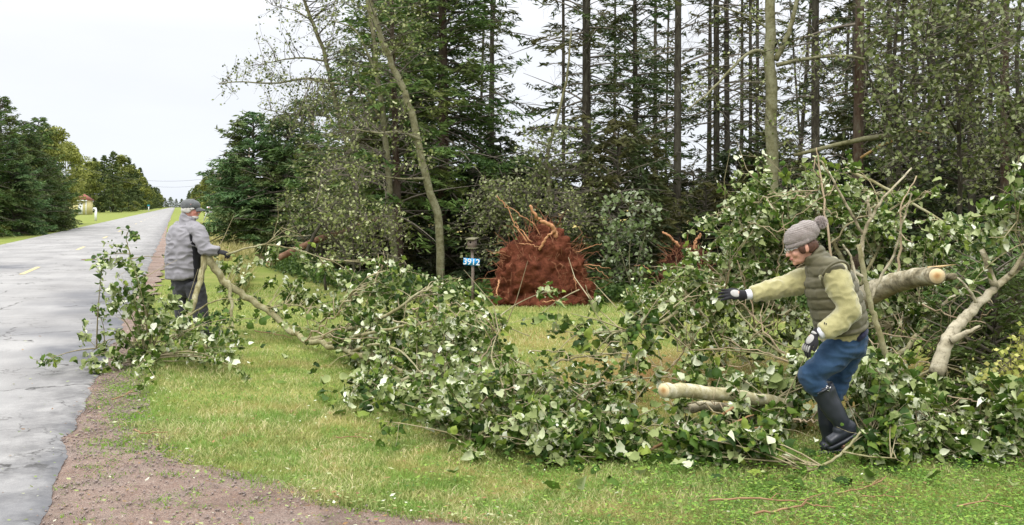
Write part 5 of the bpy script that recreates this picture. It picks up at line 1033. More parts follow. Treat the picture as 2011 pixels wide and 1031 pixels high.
def rootplate(label, outline, Y, depth, soil, seed, roots, nrl, group, fringe=.28):
    """outline: px polygon of the plate as seen; built as a thick lumpy mass leaning back"""
    rs = np.random.RandomState(seed); O = np.array([[tuple(P(a - (8 if Y < 17 else 0), b, Y))[0], tuple(P(a, b, Y))[2]] for a, b in outline]); c = O.mean(0) * [1, .9]
    na, nr = 96, 26; u = np.linspace(0, 1, len(O) + 1); OO = np.vstack([O, O[:1]]); uu = np.linspace(0, 1, na, endpoint=False); ring = np.stack([np.interp(uu, u, OO[:, i]) for i in range(2)], -1)
    V = []; 
    for j in range(nr + 1):
        s = j / nr
        for i in range(na):
            th = s * math.pi; rad = math.sin(th) ** .55; d = -math.cos(th) * depth * .5
            x = c[0] + (ring[i, 0] - c[0]) * rad; z = c[1] + (ring[i, 1] - c[1]) * rad
            V.append([x, Y + d + .18 * (z - .2), max(z, -.04)])
    i = np.arange(na); k = (i + 1) % na; Q = np.vstack([np.stack([j * na + i, j * na + k, (j + 1) * na + k, (j + 1) * na + i], -1) for j in range(nr)])
    t = thing('uprooted_root_plate', label, 'root plate', (c[0], Y, 0), group); mb = MB(); mb.add(V, Q=Q[:, ::-1]); 
    def clods(co):
        o_ = np.empty(len(co))
        for ii, p in enumerate(co):
            p = Vector(p); a = mnoise.fractal(p * 2.3 + Vector((seed, 0, 0)), .9, 2.1, 3) * .15; b = mnoise.turbulence(p * 7, 4, True) * .055; dd = mnoise.voronoi(p * 6.5)[0]; o_[ii] = a + b + .015 - .11 * dd[0] + mnoise.noise(p * 34) * .012 + (-.10 * max(0, 1 - abs(p.z - .14) / .13) if abs(p.x - c[0]) < .55 else 0)
        return o_
    fuse('soil', mb, soil, t, .022, 1, clods)
    Vn = np.array(V).reshape(nr + 1, na, 3)
    for pts, a, b in roots:
        mb = MB(); q = smooth_path(pts, 5 * len(pts), rs, .01); mb.tube(q, np.linspace(a, b, len(q)) * .8, 8, .5, wob=.2); obj('root', mb, M_root, t, True)
    rl = MB()
    for k in range(nrl):                                     # fine rootlets: half fringe the rim, half hang on the face
        if rs.rand() < .5:
            i = rs.randint(na); p = Vn[nr // 2 - rs.randint(0, 6), i]; d = unit(np.array([p[0] - c[0], -.25, p[2] - c[1] + .1]) + rs.randn(3) * .35); l = fringe * (.3 + rs.rand() ** 2 * 1.6)
        else:
            i = rs.randint(na); p = Vn[rs.randint(1, nr // 2), i]; d = unit(np.array([.35 * (p[0] - c[0]), -.5, -.5 + .3 * rs.randn()]) + rs.randn(3) * .5); l = .05 + .14 * rs.rand()
        if p[2] < .05: continue
        e = p + d * l; m = (p + e) / 2 + rs.randn(3) * l * .15 + [0, 0, .04 * l]; e[2] = max(e[2] - .1 * l, 0)
        rl.tube([p - d * .03, m, e], [.005 + .004 * rs.rand(), .004, .002], 3, rs.rand(), cap=False)
    obj('rootlets', rl, M_rootd, t, kind='stuff'); return t
YR = 16.6
rootplate('tall uprooted root plate of bright red clay with orange roots, right of the birdhouse',
    [(968, 575), (985, 520), (1005, 490), (1026, 476), (1046, 455), (1064, 436), (1092, 436), (1110, 462), (1132, 482), (1148, 505), (1160, 540), (1172, 565), (1168, 600), (1110, 616), (1050, 616), (975, 606)], YR, .75, M_soil, 5,
    [([P(1092, 475, YR), P(1092, 458, YR - .1), P(1084, 443, YR - .15), P(1066, 436, YR - .2), P(1052, 425, YR - .2), P(1041, 404, YR - .25)], .055, .028),
     ([P(1058, 490, YR - .3), P(1072, 470, YR - .35), P(1084, 455, YR - .35)], .028, .02), ([P(1045, 475, YR - .2), P(1020, 450, YR - .2), P(1012, 436, YR - .2)], .016, .008),
     ([P(1035, 475, YR - .1), P(1010, 440, YR), P(998, 410, YR), P(975, 384, YR)], .016, .008), ([P(1065, 465, YR), P(1045, 435, YR), P(1015, 418, YR), P(985, 395, YR)], .014, .006),
     ([P(1120, 500, YR), P(1150, 487, YR - .1), P(1182, 478, YR - .2)], .014, .004), ([P(1130, 520, YR), P(1165, 520, YR - .2), P(1200, 528, YR - .3)], .012, .004), ([P(1140, 520, YR), P(1175, 530, YR - .2), P(1195, 548, YR - .3)], .010, .003),
     ([P(980, 550, YR - .3), P(975, 570, YR - .4), P(977, 590, YR - .45)], .020, .010), ([P(1065, 594, YR - .6), P(1090, 590, YR - .8), P(1110, 594, YR - .8)], .014, .008), ([P(1000, 500, YR), P(985, 492, YR - .1), P(972, 500, YR - .2), P(955, 490, YR - .3)], .008, .003),
     ([P(1020, 478, YR), P(1040, 480, YR - .3), P(1060, 485, YR - .35)], .012, .006), ([P(1128, 545, YR - .35), P(1132, 570, YR - .4)], .010, .006)], 330, None)
rootplate('smaller darker root plate deeper in the wood, left of the fallen crown',
    [(1290, 560), (1300, 520), (1315, 495), (1340, 486), (1365, 488), (1385, 500), (1392, 530), (1395, 560), (1340, 575)], 18.5, .7, M_soil2, 6,
    [([P(1335, 485, 18.2), P(1318, 468, 18.2), P(1302, 455, 18.2)], .035, .025), ([P(1363, 490, 18.1), P(1368, 470, 18.1), P(1376, 458, 18.1)], .03, .02), ([P(1368, 488, 18.1), P(1362, 475, 18.1), P(1378, 462, 18.1)], .02, .015), ([P(1275, 530, 18), P(1262, 520, 18), P(1245, 522, 18)], .012, .006)], 350, None, .2)
log('fallen_conifer', 'reddish fallen conifer trunk slanting through the branches left of the wood', [P(525, 520, 18), P(560, 500, 18.3), P(620, 472, 18.8), P(680, 452, 19.3), P(740, 430, 20)], [.05, .06, .06, .055, .05], bark('broken_red_bark', (0.06, 0.03, 0.018), (0.15, 0.075, 0.045), (0.22, 0.14, 0.09), 16, 6), True, cat='trunk')
log('dark_branch', 'dark upright crooked branch crossing the fallen trunk', [P(600, 500, 17.8), P(620, 455, 17.9), P(650, 410, 18), P(668, 390, 18)], [.035, .03, .022, .012], M_bark_dark, False, cat='branch')

# birdhouse on its post with the blue number sign
M_old = simple('weathered_wood', (0.16, 0.12, 0.10), (0.27, 0.22, 0.19), 9, .9, .5, obj=False)
M_moss = simple('mossy_board', (0.13, 0.13, 0.07), (0.24, 0.22, 0.15), 14, .9, .4, obj=False)
YB = 17.2; bx = P(927, 0, YB).x; pz = lambda py: P(0, py, YB).z
t = thing('birdhouse', 'small weathered wooden birdhouse on a post above the blue number sign', 'birdhouse', (bx, YB, pz(486)))
h = pz(470) - pz(486); Mz = Matrix.Rotation(R(-25), 3, 'Z')
mb = MB(); mb.box((bx, YB, (pz(470) + pz(486)) / 2), (.125, .125, h), Mz); obj('body', mb, M_old, t)
mb = MB(); Mt = Mz @ Matrix.Rotation(R(8), 3, 'X'); mb.box((bx, YB - .01, pz(468.5)), (.185, .2, .014), Mt); obj('roof', mb, M_moss, t)
mb = MB(); mb.box((bx, YB - .02, pz(487)), (.17, .19, .014), Mz); obj('floor_board', mb, M_moss, t)
mb = MB(); fn = Mz @ Vector((0, -1, 0)); c = Vector((bx, YB, pz(475.5))) + fn * .063; mb.tube([c, c + fn * .004], [.019, .019], 16, .5); obj('entrance_hole', mb, simple('hole_black', (0.008, 0.007, 0.006), None, 5, 1, 0), t)
t = thing('post', 'thin grey wooden post carrying the birdhouse and the blue number sign', 'post', (bx + .01, YB, 0)); mb = MB(); mb.tube([(bx + .01, YB, -.1), (bx + .015, YB, .5), (bx, YB, pz(488))], [.03, .027, .025], 8, .5, wob=.1); obj('pole', mb, M_old, t, True)
M_blue = simple('sign_blue', (0.02, 0.32, 0.72), (0.02, 0.29, 0.66), 5, .45, 0, spec=.5); M_white = simple('sign_white', (0.80, 0.81, 0.82), (0.74, 0.75, 0.76), 6, .5, 0, spec=.4)
tilt = Matrix.Rotation(R(4), 3, 'Y'); t = thing('number_sign', 'blue house number sign reading 3912 in white, on the post under the birdhouse', 'sign', (P(926, 0, YB - .05).x, YB - .05, pz(514)))
wS = 32 / F * YB; hS = 13.6 / F * YB
mb = MB(); mb.box((0, 0, 0), (wS, .006, hS), tilt); obj('plate', mb, M_blue, t, world=False)
mb = MB()
for s in (-1, 1): mb.tube([tilt @ Vector((0, .004, s * hS * .42)), tilt @ Vector((0, .035, s * hS * .42))], [.006, .006], 8)
obj('bolt', mb, M_old, t, world=False, kind='stuff')
fc = bpy.data.curves.new('number', 'FONT'); fc.body = '3912'; fc.size = hS * 1.2; fc.align_x = 'CENTER'; fc.align_y = 'CENTER'; fc.offset = .002; fc.extrude = .0015; fc.space_character = 1.0; fc.materials.append(M_white)
tmpo = bpy.data.objects.new('tmp', fc); C.objects.link(tmpo); nme = bpy.data.meshes.new_from_object(tmpo.evaluated_get(bpy.context.evaluated_depsgraph_get())); bpy.data.objects.remove(tmpo)
o = bpy.data.objects.new('number', nme); C.objects.link(o); o.parent = t; o.location = (0, -.008, -.004); o.rotation_euler = (R(90), R(4), 0); o.scale = (1.02, 1, 1)

# tilted white property sign beyond the man
YS = 52.0; c0 = P(405, 435, YS); c1 = P(410, 404, YS)
t = thing('property_sign', 'white tilted property sign with a red heading, on the verge beyond the man', 'sign', tuple(P(402, 432, YS)))
tl = R(20); Mr = Matrix.Rotation(tl, 3, 'Y'); k = YS / F
mb = MB(); cp = P(405, 420, YS); mb.box(tuple(cp), (1.7 * k, .06, 30 * k), Mr); obj('post', mb, M_white, t)
def sgn(dx, dz, w, h, m, nm, dy=0):
    mb = MB(); q = P(411.5, 413.5, YS) + Mr @ Vector((dx * k, -.02 - dy, dz * k)); mb.box(tuple(q), (w * k, .03, h * k), Mr); obj(nm, mb, m, t)
sgn(0, 0, 13.5, 13, M_white, 'board'); sgn(.3, 4.6, 10, 2.2, simple('sign_red', (0.45, 0.02, 0.03), None, 5, .5, 0), 'heading_bar', .02)
M_fig = simple('print_dark', (0.03, 0.03, 0.035), None, 5, .6, 0); M_gry = simple('print_grey', (0.35, 0.35, 0.37), None, 5, .6, 0)
sgn(-2.9, -2.6, 4.4, 5.0, M_fig, 'figure_coat', .02); sgn(-2.9, 1.2, 1.9, 2.0, M_fig, 'figure_head', .02)
for q in range(3): sgn(3.2, 1.2 - 1.7 * q, 4.2, .7, M_gry, 'text_line', .02)
mb = MB(); q = P(408, 404.5, YS); mb.box(tuple(q), (9 * k, .05, 1.6 * k), Mr); obj('cross_arm', mb, M_white, t)

# yellow shed
YH = 190.0; k = YH / F
t = thing('yellow_shed', 'small pale yellow shed with a red-brown roof at the end of the left spruces', 'shed', at(150, YH))
x0, x1 = P(134, 0, YH).x, P(169, 0, YH).x; xm = P(146, 0, YH).x; zt = P(0, 393, YH).z; zr = P(0, 381, YH).z
M_yw = simple('cream_yellow_siding', (0.62, 0.56, 0.27), (0.55, 0.49, 0.24), 2, .7, 0, obj=False); M_rf = simple('red_brown_roof', (0.25, 0.085, 0.06), (0.19, 0.07, 0.05), 2, .8, .2, obj=False)
mb = MB(); mb.box(((x0 + x1) / 2, YH + 1.5, zt / 2), (x1 - x0, 3, zt)); obj('wall', mb, M_yw, t)
mb = MB(); a = .35; mb.add([[x0 - a, YH - a, zt - .05], [x1 + a, YH - a, zt - .05], [x1 - .9, YH + 1.5, zr], [x0 + .1, YH + 1.5, zr], [x0 - a, YH + 3 + a, zt - .05], [x1 + a, YH + 3 + a, zt - .05]], T=[(1, 5, 2), (0, 3, 4)], Q=[(0, 1, 2, 3), (4, 3, 2, 5), (0, 4, 5, 1)]); obj('roof', mb, M_rf, t)
mb = MB(); mb.box(((x0 + x1) / 2, YH - a, zt - .1), (x1 - x0 + 2 * a, .06, .22)); obj('eaves_board', mb, M_white, t)
for q in (0, 1):
    mb = MB(); mb.box((P(156 + 4.4 * q, 0, YH).x, YH - .03, zt * .42), (.40, .06, zt * .8)); obj('door', mb, M_white, t)
for xx in (x0, x1): 
    mb = MB(); mb.box((xx, YH - .02, zt / 2), (.14, .1, zt)); obj('corner_board', mb, M_white, t)
# white posts, mailbox, small sign across the road
Yq = 112.0; k = Yq / F; t = thing('mailbox_post', 'white roadside mailbox post nearest the shed, left verge', 'mailbox', at(188, Yq))
mb = MB(); mb.box((P(188, 0, Yq).x, Yq, .62), (.2, .2, 1.3)); obj('post', mb, M_white, t); mb = MB(); c = P(186, 411.5, Yq); mb.box(tuple(c), (.26, .5, .2)); mb2 = MB(); obj('box', mb, M_white, t); mb = MB(); mb.tube([c + Vector((0, -.25, .10)), c + Vector((0, .25, .10))], [.13, .13], 12); obj('lid', mb, M_white, t, True)
Yq = 265.0; t = thing('marker_post', 'white post standing far back on the lawn beyond the mailbox', 'post', at(217, Yq)); mb = MB(); mb.box((P(217, 0, Yq).x, Yq, .9), (.34, .3, 1.8)); obj('post', mb, M_white, t); mb = MB(); mb.box((P(217, 0, Yq).x, Yq, 1.85), (.44, .4, .14)); obj('cap', mb, M_white, t)
Yq = 300.0; t = thing('road_sign', 'small teal road sign on a white post far down the left verge', 'sign', at(292, Yq)); mb = MB(); mb.box((P(292, 0, Yq).x, Yq, .8), (.22, .2, 1.6)); obj('post', mb, M_white, t); mb = MB(); mb.box((P(292, 0, Yq).x, Yq - .15, 1.85), (.75, .06, .5)); obj('plate', mb, simple('sign_teal', (0.02, 0.26, 0.32), None, 5, .5, 0), t)

# utility poles and wires along the right side
M_pole = simple('pole_wood', (0.17, 0.13, 0.10), (0.26, 0.21, 0.17), 3, .9, .2, obj=False); M_wire = simple('wire', (0.06, 0.06, 0.065), None, 5, .6, 0)
gp = 'wooden utility poles along the right side of the road'; tops = []
for k, (px, Y, top, lab) in enumerate(((613, 55, 207, 'brown utility pole rising beside the slim pointed spruce'), (489, 103, 288, 'utility pole hidden among the ditch spruces'), (433, 201, 345, 'utility pole in front of the far right trees, with a white lamp beside it'), (447, 168, 349, 'shorter utility pole just right of the one by the far trees'))):
    x = P(px, 0, Y).x; zt = P(0, top, Y).z; t = thing('utility_pole', lab, 'utility pole', (x, Y, 0), gp); mb = MB(); mb.tube([(x, Y, -.2), (x, Y, zt)], [.15, .11], 10); obj('pole', mb, M_pole, t, True)
    if k: mb = MB(); mb.box((x, Y, zt - .5), (1.9, .1, .12)); obj('cross_arm', mb, M_pole, t)
    mb = MB(); mb.tube([(x, Y, zt), (x, Y, zt + .14)], [.05, .04], 8); obj('insulator', mb, M_white, t); tops.append(Vector((x, Y, zt - .2)))
def wire(a, b, sag, lab, r=.012):
    u = np.linspace(0, 1, 24); q = np.outer(1 - u, a) + np.outer(u, b); q[:, 2] -= sag * 4 * u * (1 - u); mb = MB(); mb.tube(q, r, 4); setp(obj('utility_wire', mb, M_wire), lab, 'wire', 'overhead utility wires')
wire(tops[0], tops[1], 1.0, 'overhead wire between the pole by the pointed spruce and the hidden pole')
wire(tops[0], Vector((14, -30, 7.5)), 1.6, 'overhead wire running from the pole by the pointed spruce towards the viewer', .009)
wire(tops[1], tops[2], 1.6, 'overhead wire between the hidden pole and the pole at the far trees', .02)
wire(tops[2], P(160, 330, 215), 1.8, 'upper overhead wire crossing the road from the far pole to the left trees', .022)
wire(tops[3] + Vector((0, 0, -.2)), P(150, 322, 185), 2.6, 'lower overhead wire crossing the road from the shorter pole', .016)
Yq = 150.0; c = P(416, 362, Yq); t = thing('yard_lamp', 'small white lamp hanging on a wire left of the far utility pole', 'lamp', tuple(c)); mb = MB(); mb.tube([c + Vector((0, 0, .35)), c + Vector((0, 0, .1)), c + Vector((0, 0, -.3))], [.06, .22, .16], 12); obj('lamp_shade', mb, M_white, t, True)
mb = MB(); mb.tube([c + Vector((0, 0, .3)), tops[2] * .5 + c * .5 + Vector((0, 0, .8)), tops[2]], [.03, .03, .03], 5); obj('bracket', mb, M_pole, t)
# ================================================================ PEOPLE
n = NT('weathered_skin'); v = n.pos(True); M_skin = n.done(n.ramp(n.noise(v, 30, 4), [(0.3, (0.52, 0.27, 0.19)), (0.7, (0.62, 0.34, 0.25))]), .5, n.bump(n.noise(v, 160, 3), .2, .002), .4)
n = NT('ruddy_skin'); v = n.pos(True); M_skinr = n.done(n.ramp(n.noise(v, 22, 4), [(0.3, (0.55, 0.20, 0.15)), (0.7, (0.66, 0.33, 0.26))]), .5, n.bump(n.noise(v, 160, 3), .2, .002), .4)
M_eye = simple('eye_white', (0.7, 0.68, 0.65), None, 5, .25, 0, spec=.5); M_iris = simple('iris_brown', (0.05, 0.03, 0.02), None, 5, .2, 0, spec=.6); M_lip = simple('lips', (0.42, 0.15, 0.13), None, 30, .5, 0)
M_blk = cloth('black_knit', (0.012, 0.012, 0.014), (0.022, 0.022, 0.025), 160, .9, .4, .1)

def head_frame(c, fwd, up):
    f = Vector(fwd).normalized(); u = Vector(up); s = u.cross(f).normalized(); u = f.cross(s).normalized(); return Vector(c), Matrix((f, s, u)).transposed()
def head_items(mb, c, M, neck_to, k=1.0):
    q = lambda x, y, z: c + M @ (Vector((x, y, z)) * k); e = lambda p, r: ell(mb, q(*p), [a * k for a in r], M)
    e((-.012, 0, .030), (.095, .074, .082)); e((.030, 0, -.028), (.056, .058, .075)); e((.042, 0, -.075), (.045, .043, .032)); e((.076, 0, -.092), (.017, .02, .016)); e((.076, 0, .028), (.018, .048, .014))
    for s in (-1, 1):
        e((.064, .034 * s, -.028), (.022, .021, .024)); e((-.005, .074 * s, -.012), (.019, .009, .031)); e((-.012, .078 * s, -.008), (.010, .008, .026))
    chain(mb, [q(.086, 0, .016), q(.102, 0, -.012), q(.110, 0, -.026)], [.008 * k, .009 * k, .012 * k], sub=3, sides=10); e((.098, 0, -.030), (.012, .017, .009)); e((.088, 0, -.052), (.011, .021, .007)); e((.086, 0, -.064), (.010, .018, .007))
    chain(mb, [q(-.03, 0, -.05), Vector(neck_to)], [.052 * k, .055 * k], sub=4)
def face_parts(root, c, M, k=1.0):
    q = lambda x, y, z: c + M @ (Vector((x, y, z)) * k)
    for s in (-1, 1):
        mb = MB(); ell(mb, q(.077, .031 * s, .006), [.012 * k] * 3); ey = obj('eye', mb, M_eye, root, True); mb = MB(); ell(mb, q(.0865, .031 * s, .005), [.0035 * k, .006 * k, .006 * k], M); obj('iris', mb, M_iris, ey, True)
    mb = MB(); ell(mb, q(.094, 0, -.058), [.0075 * k, .022 * k, .0085 * k], M); obj('lips', mb, M_lip, root, True)
def hand_items(mb, w, d, nrm, L=.175, curl=(.3, .3, .3), spread=.12, thumb=1, fat=1.0, tc=.6):
    """w wrist, d direction of the fingers, nrm back-of-hand normal; thumb = side (+1/-1)"""
    d = Vector(d).normalized(); nrm = Vector(nrm); s = d.cross(nrm).normalized(); nrm = s.cross(d).normalized(); w = Vector(w); k = L / .18
    chain(mb, [w - d * .03 * k, w + d * .02 * k, w + d * .055 * k, w + d * .088 * k], [.020 * k * fat, .018 * k * fat, .016 * k * fat, .013 * k * fat], [.027 * k * fat, .034 * k * fat, .040 * k * fat, .038 * k * fat], wide=s, sides=14, sub=4)
    tips = []
    for i, (off, ln, r) in enumerate(((-.030, .072, .0092), (-.010, .083, .0098), (.011, .077, .0095), (.030, .060, .0083))):
        off *= thumb * -1 * -1; off = off * -thumb if False else off * (1 if thumb > 0 else -1); p = w + d * .082 * k + s * off * k * 1.0; a = 0; dr = (d + s * (off / .03) * spread).normalized(); ps = [p - d * .02 * k, p]
        for j, fr in enumerate((.45, .32, .25)):
            a += curl[j] * (1 + .12 * (i - 1.5)); v_ = dr * math.cos(a) - nrm * math.sin(a); p = p + v_ * ln * fr * k; ps.append(p)
        chain(mb, ps, [r * k * fat * x for x in (1.05, 1.05, .98, .9, .8)], sides=10, sub=3); tips.append(ps[-1])
    th = -s if thumb > 0 else s; p0 = w + d * .018 * k + th * .020 * k; p1 = p0 + (d * .6 + th * .75 - nrm * .25).normalized() * .036 * k; p2 = p1 + (d * .85 + th * (.5 - .5 * tc) - nrm * .3 * tc).normalized() * .032 * k; p3 = p2 + (d * .95 - th * .2 * tc - nrm * .45 * tc).normalized() * .026 * k
    chain(mb, [p0, p1, p2, p3], [.015 * k * fat, .0125 * k * fat, .0112 * k * fat, .0095 * k * fat], sides=10, sub=3); return s, nrm, d, k

# ---------------------------------------------------------------- the woman
YW = 6.45
def W_(px, py, d=0.0): return P(px, py, YW + d)
wm = thing('person', 'woman in grey pompom hat, olive vest, jeans and rubber boots, one arm outstretched', 'person', (P(1640, 880, YW).x, YW, 0))
hc, hM = head_frame(W_(1574, 484), (-1, -.02, -.34), (-.34, 0, 1))
mb = MB(); head_items(mb, hc, hM, W_(1606, 520), 1.0)
chain(mb, [W_(1652, 668), W_(1646, 625), W_(1632, 580), W_(1620, 545), W_(1612, 528)], [.11, .10, .12, .12, .07], [.14, .12, .14, .15, .12])
chain(mb, [W_(1615, 540, -.08), W_(1640, 545, -.165), W_(1668, 610, -.20), W_(1615, 650, -.22), W_(1592, 662, -.22)], [.05, .05, .042, .026, .016]); chain(mb, [W_(1612, 545, .08), W_(1598, 548, .14), W_(1535, 565, .10), W_(1475, 578, .06), W_(1450, 578, .05)], [.05, .045, .038, .028, .024])
chain(mb, [W_(1655, 675, -.07), W_(1592, 738, -.10), W_(1612, 770, -.10), W_(1654, 832, -.10), W_(1660, 838, -.10)], [.075, .05, .045, .030, .028]); chain(mb, [W_(1662, 680, .07), W_(1638, 760, .09), W_(1628, 850, .09), W_(1630, 872, .09)], [.085, .055, .04, .035])
for (h_, t_, d_) in ((W_(1668, 846, -.10), W_(1625, 868, -.10), 0), (W_(1655, 876, .09), W_(1615, 880, .09), 0)): chain(mb, [h_, t_ * .6 + h_ * .4], [.020, .018], [.022, .022])
s1 = hand_items(mb, W_(1600, 657, -.22), (-.55, -.1, -.83), (-.80, -.35, .45), .15, (.25, .35, .3), thumb=1, fat=.65)
s2 = hand_items(mb, W_(1458, 579, .05), (-1, -.05, .06), (0, -.75, .65), .15, (.12, .14, .1), .22, thumb=-1, fat=.65)
fuse('body', mb, M_skin, wm, .0065, 2)
face_parts(wm, hc, hM)
# hair
M_hair = simple('auburn_hair', (0.10, 0.045, 0.025), (0.055, 0.027, 0.018), 60, .6, .6, 160, .004)
q = lambda x, y, z: hc + hM @ Vector((x, y, z)); mb = MB(); ell(mb, q(-.062, 0, -.01), (.046, .074, .052), hM)
for s in (-1, 1): ell(mb, q(.022, .070 * s, -.002), (.024, .014, .040), hM); ell(mb, q(-.04, .066 * s, -.012), (.036, .016, .042), hM)
fuse('hair', mb, M_hair, wm, .006, 2, folds(.004, 60, (1, 1, .3)))
# glasses
M_dark = simple('dark_plastic', (0.02, 0.02, 0.022), None, 5, .25, 0, spec=.6); M_metal = simple('bright_metal', (0.65, 0.65, 0.66), None, 5, .3, 0, metal=1)
n = NT('lens_glass'); g = n.n('ShaderNodeBsdfGlossy'); g.inputs[1].default_value = .05; g.inputs[0].default_value = (.8, .85, .9, 1); tr_ = n.n('ShaderNodeBsdfTransparent'); mx = n.n('ShaderNodeMixShader'); mx.inputs[0].default_value = .25; n.l(tr_.outputs[0], mx.inputs[1]); n.l(g.outputs[0], mx.inputs[2]); n.l(mx.outputs[0], n.out.inputs[0]); M_lens = n.m
mb = MB()
for s in (-1, 1):
    a = np.linspace(0, 2 * math.pi, 17); mb.tube([q(.104, .032 * s + .021 * math.cos(x), .004 + .015 * math.sin(x)) for x in a], .0014, 5); mb.tube([q(.102, .052 * s, .010), q(.06, .072 * s, .010), q(-.01, .080 * s, .006)], .0016, 5)
mb.tube([q(.106, -.011, .006), q(.110, 0, .010), q(.106, .011, .006)], .0015, 5); gl_o = obj('glasses', mb, M_metal, wm, True)
for s in (-1, 1): mb = MB(); ell(mb, q(.104, .032 * s, .004), (.0012, .020, .0145), hM); obj('lens', mb, M_lens, gl_o, True)
# knitted hat
n = NT('grey_brown_knit'); v = n.pos(True); wv = n.n('ShaderNodeTexWave', bands_direction='Z'); wv.inputs['Scale'].default_value = 42; wv.inputs['Distortion'].default_value = 5; wv.inputs['Detail'].default_value = 2; wv.inputs['Detail Scale'].default_value = 9; n.l(v, wv.inputs[0])
M_knit = n.done(n.mix(n.rng(wv.outputs[0], 0, 1, 0, .55), n.ramp(n.noise(v, 40, 3), [(0.3, (0.36, 0.305, 0.275)), (0.7, (0.45, 0.385, 0.35))]), (0.17, 0.14, 0.13)), .95, n.bump(n.math('ADD', wv.outputs[0], n.noise(v, 150, 2)), .8, .006), .1, sheen=.4)
def hat_d(co):
    r = np.array([mnoise.noise(Vector(p * 26)) for p in co]) * .004; l = (co - np.array(tuple(hc))) @ np.array(hM); 
    return r + .0022 * np.sin(l[:, 2] * 520)
mb = MB(); Mz = hM @ Matrix.Rotation(R(0), 3, 'Y'); ell(mb, q(-.018, 0, .070), (.114, .096, .082), hM); ell(mb, q(-.062, 0, .092), (.088, .086, .068), hM); ell(mb, q(-.092, 0, .080), (.058, .072, .058), hM); ell(mb, q(.02, 0, .060), (.082, .086, .060), hM)
hat = fuse('knitted_hat', mb, M_knit, wm, .006, 3, hat_d)
mb = MB(); n_ = 54; a = np.arange(n_) / n_ * 2 * math.pi
for z0, z1, ex in ((.014, .046, 0),):
    V = []
    for zz, off in ((z0, -.004), (z0, .006), (z1, .008), (z1, -.004)):
        for i, x in enumerate(a):
            rb = .0032 * (i % 2); V.append(tuple(q(-.010 + (.101 + off + rb) * math.cos(x), (.083 + off + rb) * math.sin(x), zz + .012 * math.cos(x) * -1 + .004)))
    Q = [(r * n_ + i, r * n_ + (i + 1) % n_, ((r + 1) % 4) * n_ + (i + 1) % n_, ((r + 1) % 4) * n_ + i) for r in range(4) for i in range(n_)]; mb.add(V, Q=Q)
obj('ribbed_band', mb, M_knit, hat, True)
rs = np.random.RandomState(900); mb = MB(); pc = np.array(tuple(W_(1612, 437, 0))); k = 2600; d = unit(rs.randn(k, 3)); l = .046 * (.85 + .25 * rs.rand(k, 1)); wv_ = unit(np.cross(d, rs.randn(k, 3))); mb.quads(pc + d * l * .6, d * l * .42, wv_ * .0028, rs.rand(k)); ell(mb, pc, (.032,) * 3)
obj('pompom', mb, cloth('pompom_yarn', (0.42, 0.36, 0.34), (0.56, 0.49, 0.46), 90, .95, .3, .5, 60), hat)
# fleece sweater: hem and both sleeves
M_fleece = cloth('yellow_green_fleece', (0.31, 0.285, 0.13), (0.40, 0.37, 0.18), 240, .95, .45, .5, 14, .004, .1)
mb = MB(); chain(mb, [W_(1655, 660), W_(1650, 630), W_(1636, 590), W_(1622, 550)], [.150, .14, .13, .12], [.18, .17, .17, .16], capk=.25)
chain(mb, [W_(1634, 532, -.13), W_(1643, 552, -.185), W_(1661, 590, -.215), W_(1666, 612, -.225)], [.088, .092, .080, .072]); chain(mb, [W_(1664, 608, -.225), W_(1650, 632, -.232), W_(1618, 651, -.235)], [.074, .068, .054], capk=.3)
chain(mb, [W_(1600, 545, .13), W_(1560, 556, .125), W_(1525, 566, .10), W_(1480, 577, .06)], [.082, .078, .068, .050], capk=.3)
fuse('fleece_sweater', mb, M_fleece, wm, .0075, 2, folds(.010, 14, (1.5, 1, 1.5), 3))
mb = MB(); chain(mb, [W_(1474, 578, .06), W_(1465, 579.5, .055)], [.037, .034], capk=.2); mb2 = mb; o = fuse('shirt_cuff', mb, cloth('pale_shirt', (0.55, 0.56, 0.62), (0.66, 0.67, 0.72), 200), wm, .005, 1)
mb = MB(); chain(mb, [W_(1617, 652, -.235), W_(1609, 656, -.232)], [.042, .038], capk=.2); fuse('shirt_cuff', mb, bpy.data.materials['pale_shirt'], wm, .005, 1)
mb = MB(); c = W_(1637, 637, -.285); 
for s in range(2): ell(mb, W_(1619, 634 + s * 2, -.290), (.004, .002, .005)); ell(mb, W_(1622 + s, 636, -.289), (.003, .002, .006))
obj('sleeve_emblem', mb, M_dark, wm, True)
# quilted vest
M_vest = cloth('olive_quilted_nylon', (0.078, 0.070, 0.037), (0.115, 0.104, 0.057), 130, .6, .2, .1, 7, .003, .35)
ax0, ax1 = np.array(tuple(W_(1652, 660))), np.array(tuple(W_(1608, 515))); ad = (ax1 - ax0) / np.linalg.norm(ax1 - ax0)
def quilt(co):
    t = (co - ax0) @ ad; ph = np.mod(t + .012 * np.sin(co[:, 0] * 9), .072); dd = np.minimum(ph, .072 - ph); return -.011 * np.exp(-(dd / .009) ** 2) + .004
mb = MB(); wd = (0, 1, 0)
chain(mb, [W_(1653, 646), W_(1648, 622), W_(1640, 590), W_(1630, 560), W_(1619, 535), W_(1611, 524)], [.160, .168, .168, .162, .140, .11], [.215, .215, .215, .212, .195, .15], wide=wd, capk=.10)
chain(mb, [W_(1615, 528, -.05), W_(1634, 531, -.165)], [.085, .078]); chain(mb, [W_(1608, 530, .05), W_(1600, 540, .15)], [.08, .074])
chain(mb, [W_(1612, 526), W_(1603, 508), W_(1594, 496)], [.092, .080, .076], [.10, .088, .084], wide=wd, capk=.12)
vest = fuse('quilted_vest', mb, M_vest, wm, .0075, 1, folds(.006, 12, (1, 1, 1.8), 7, quilt))
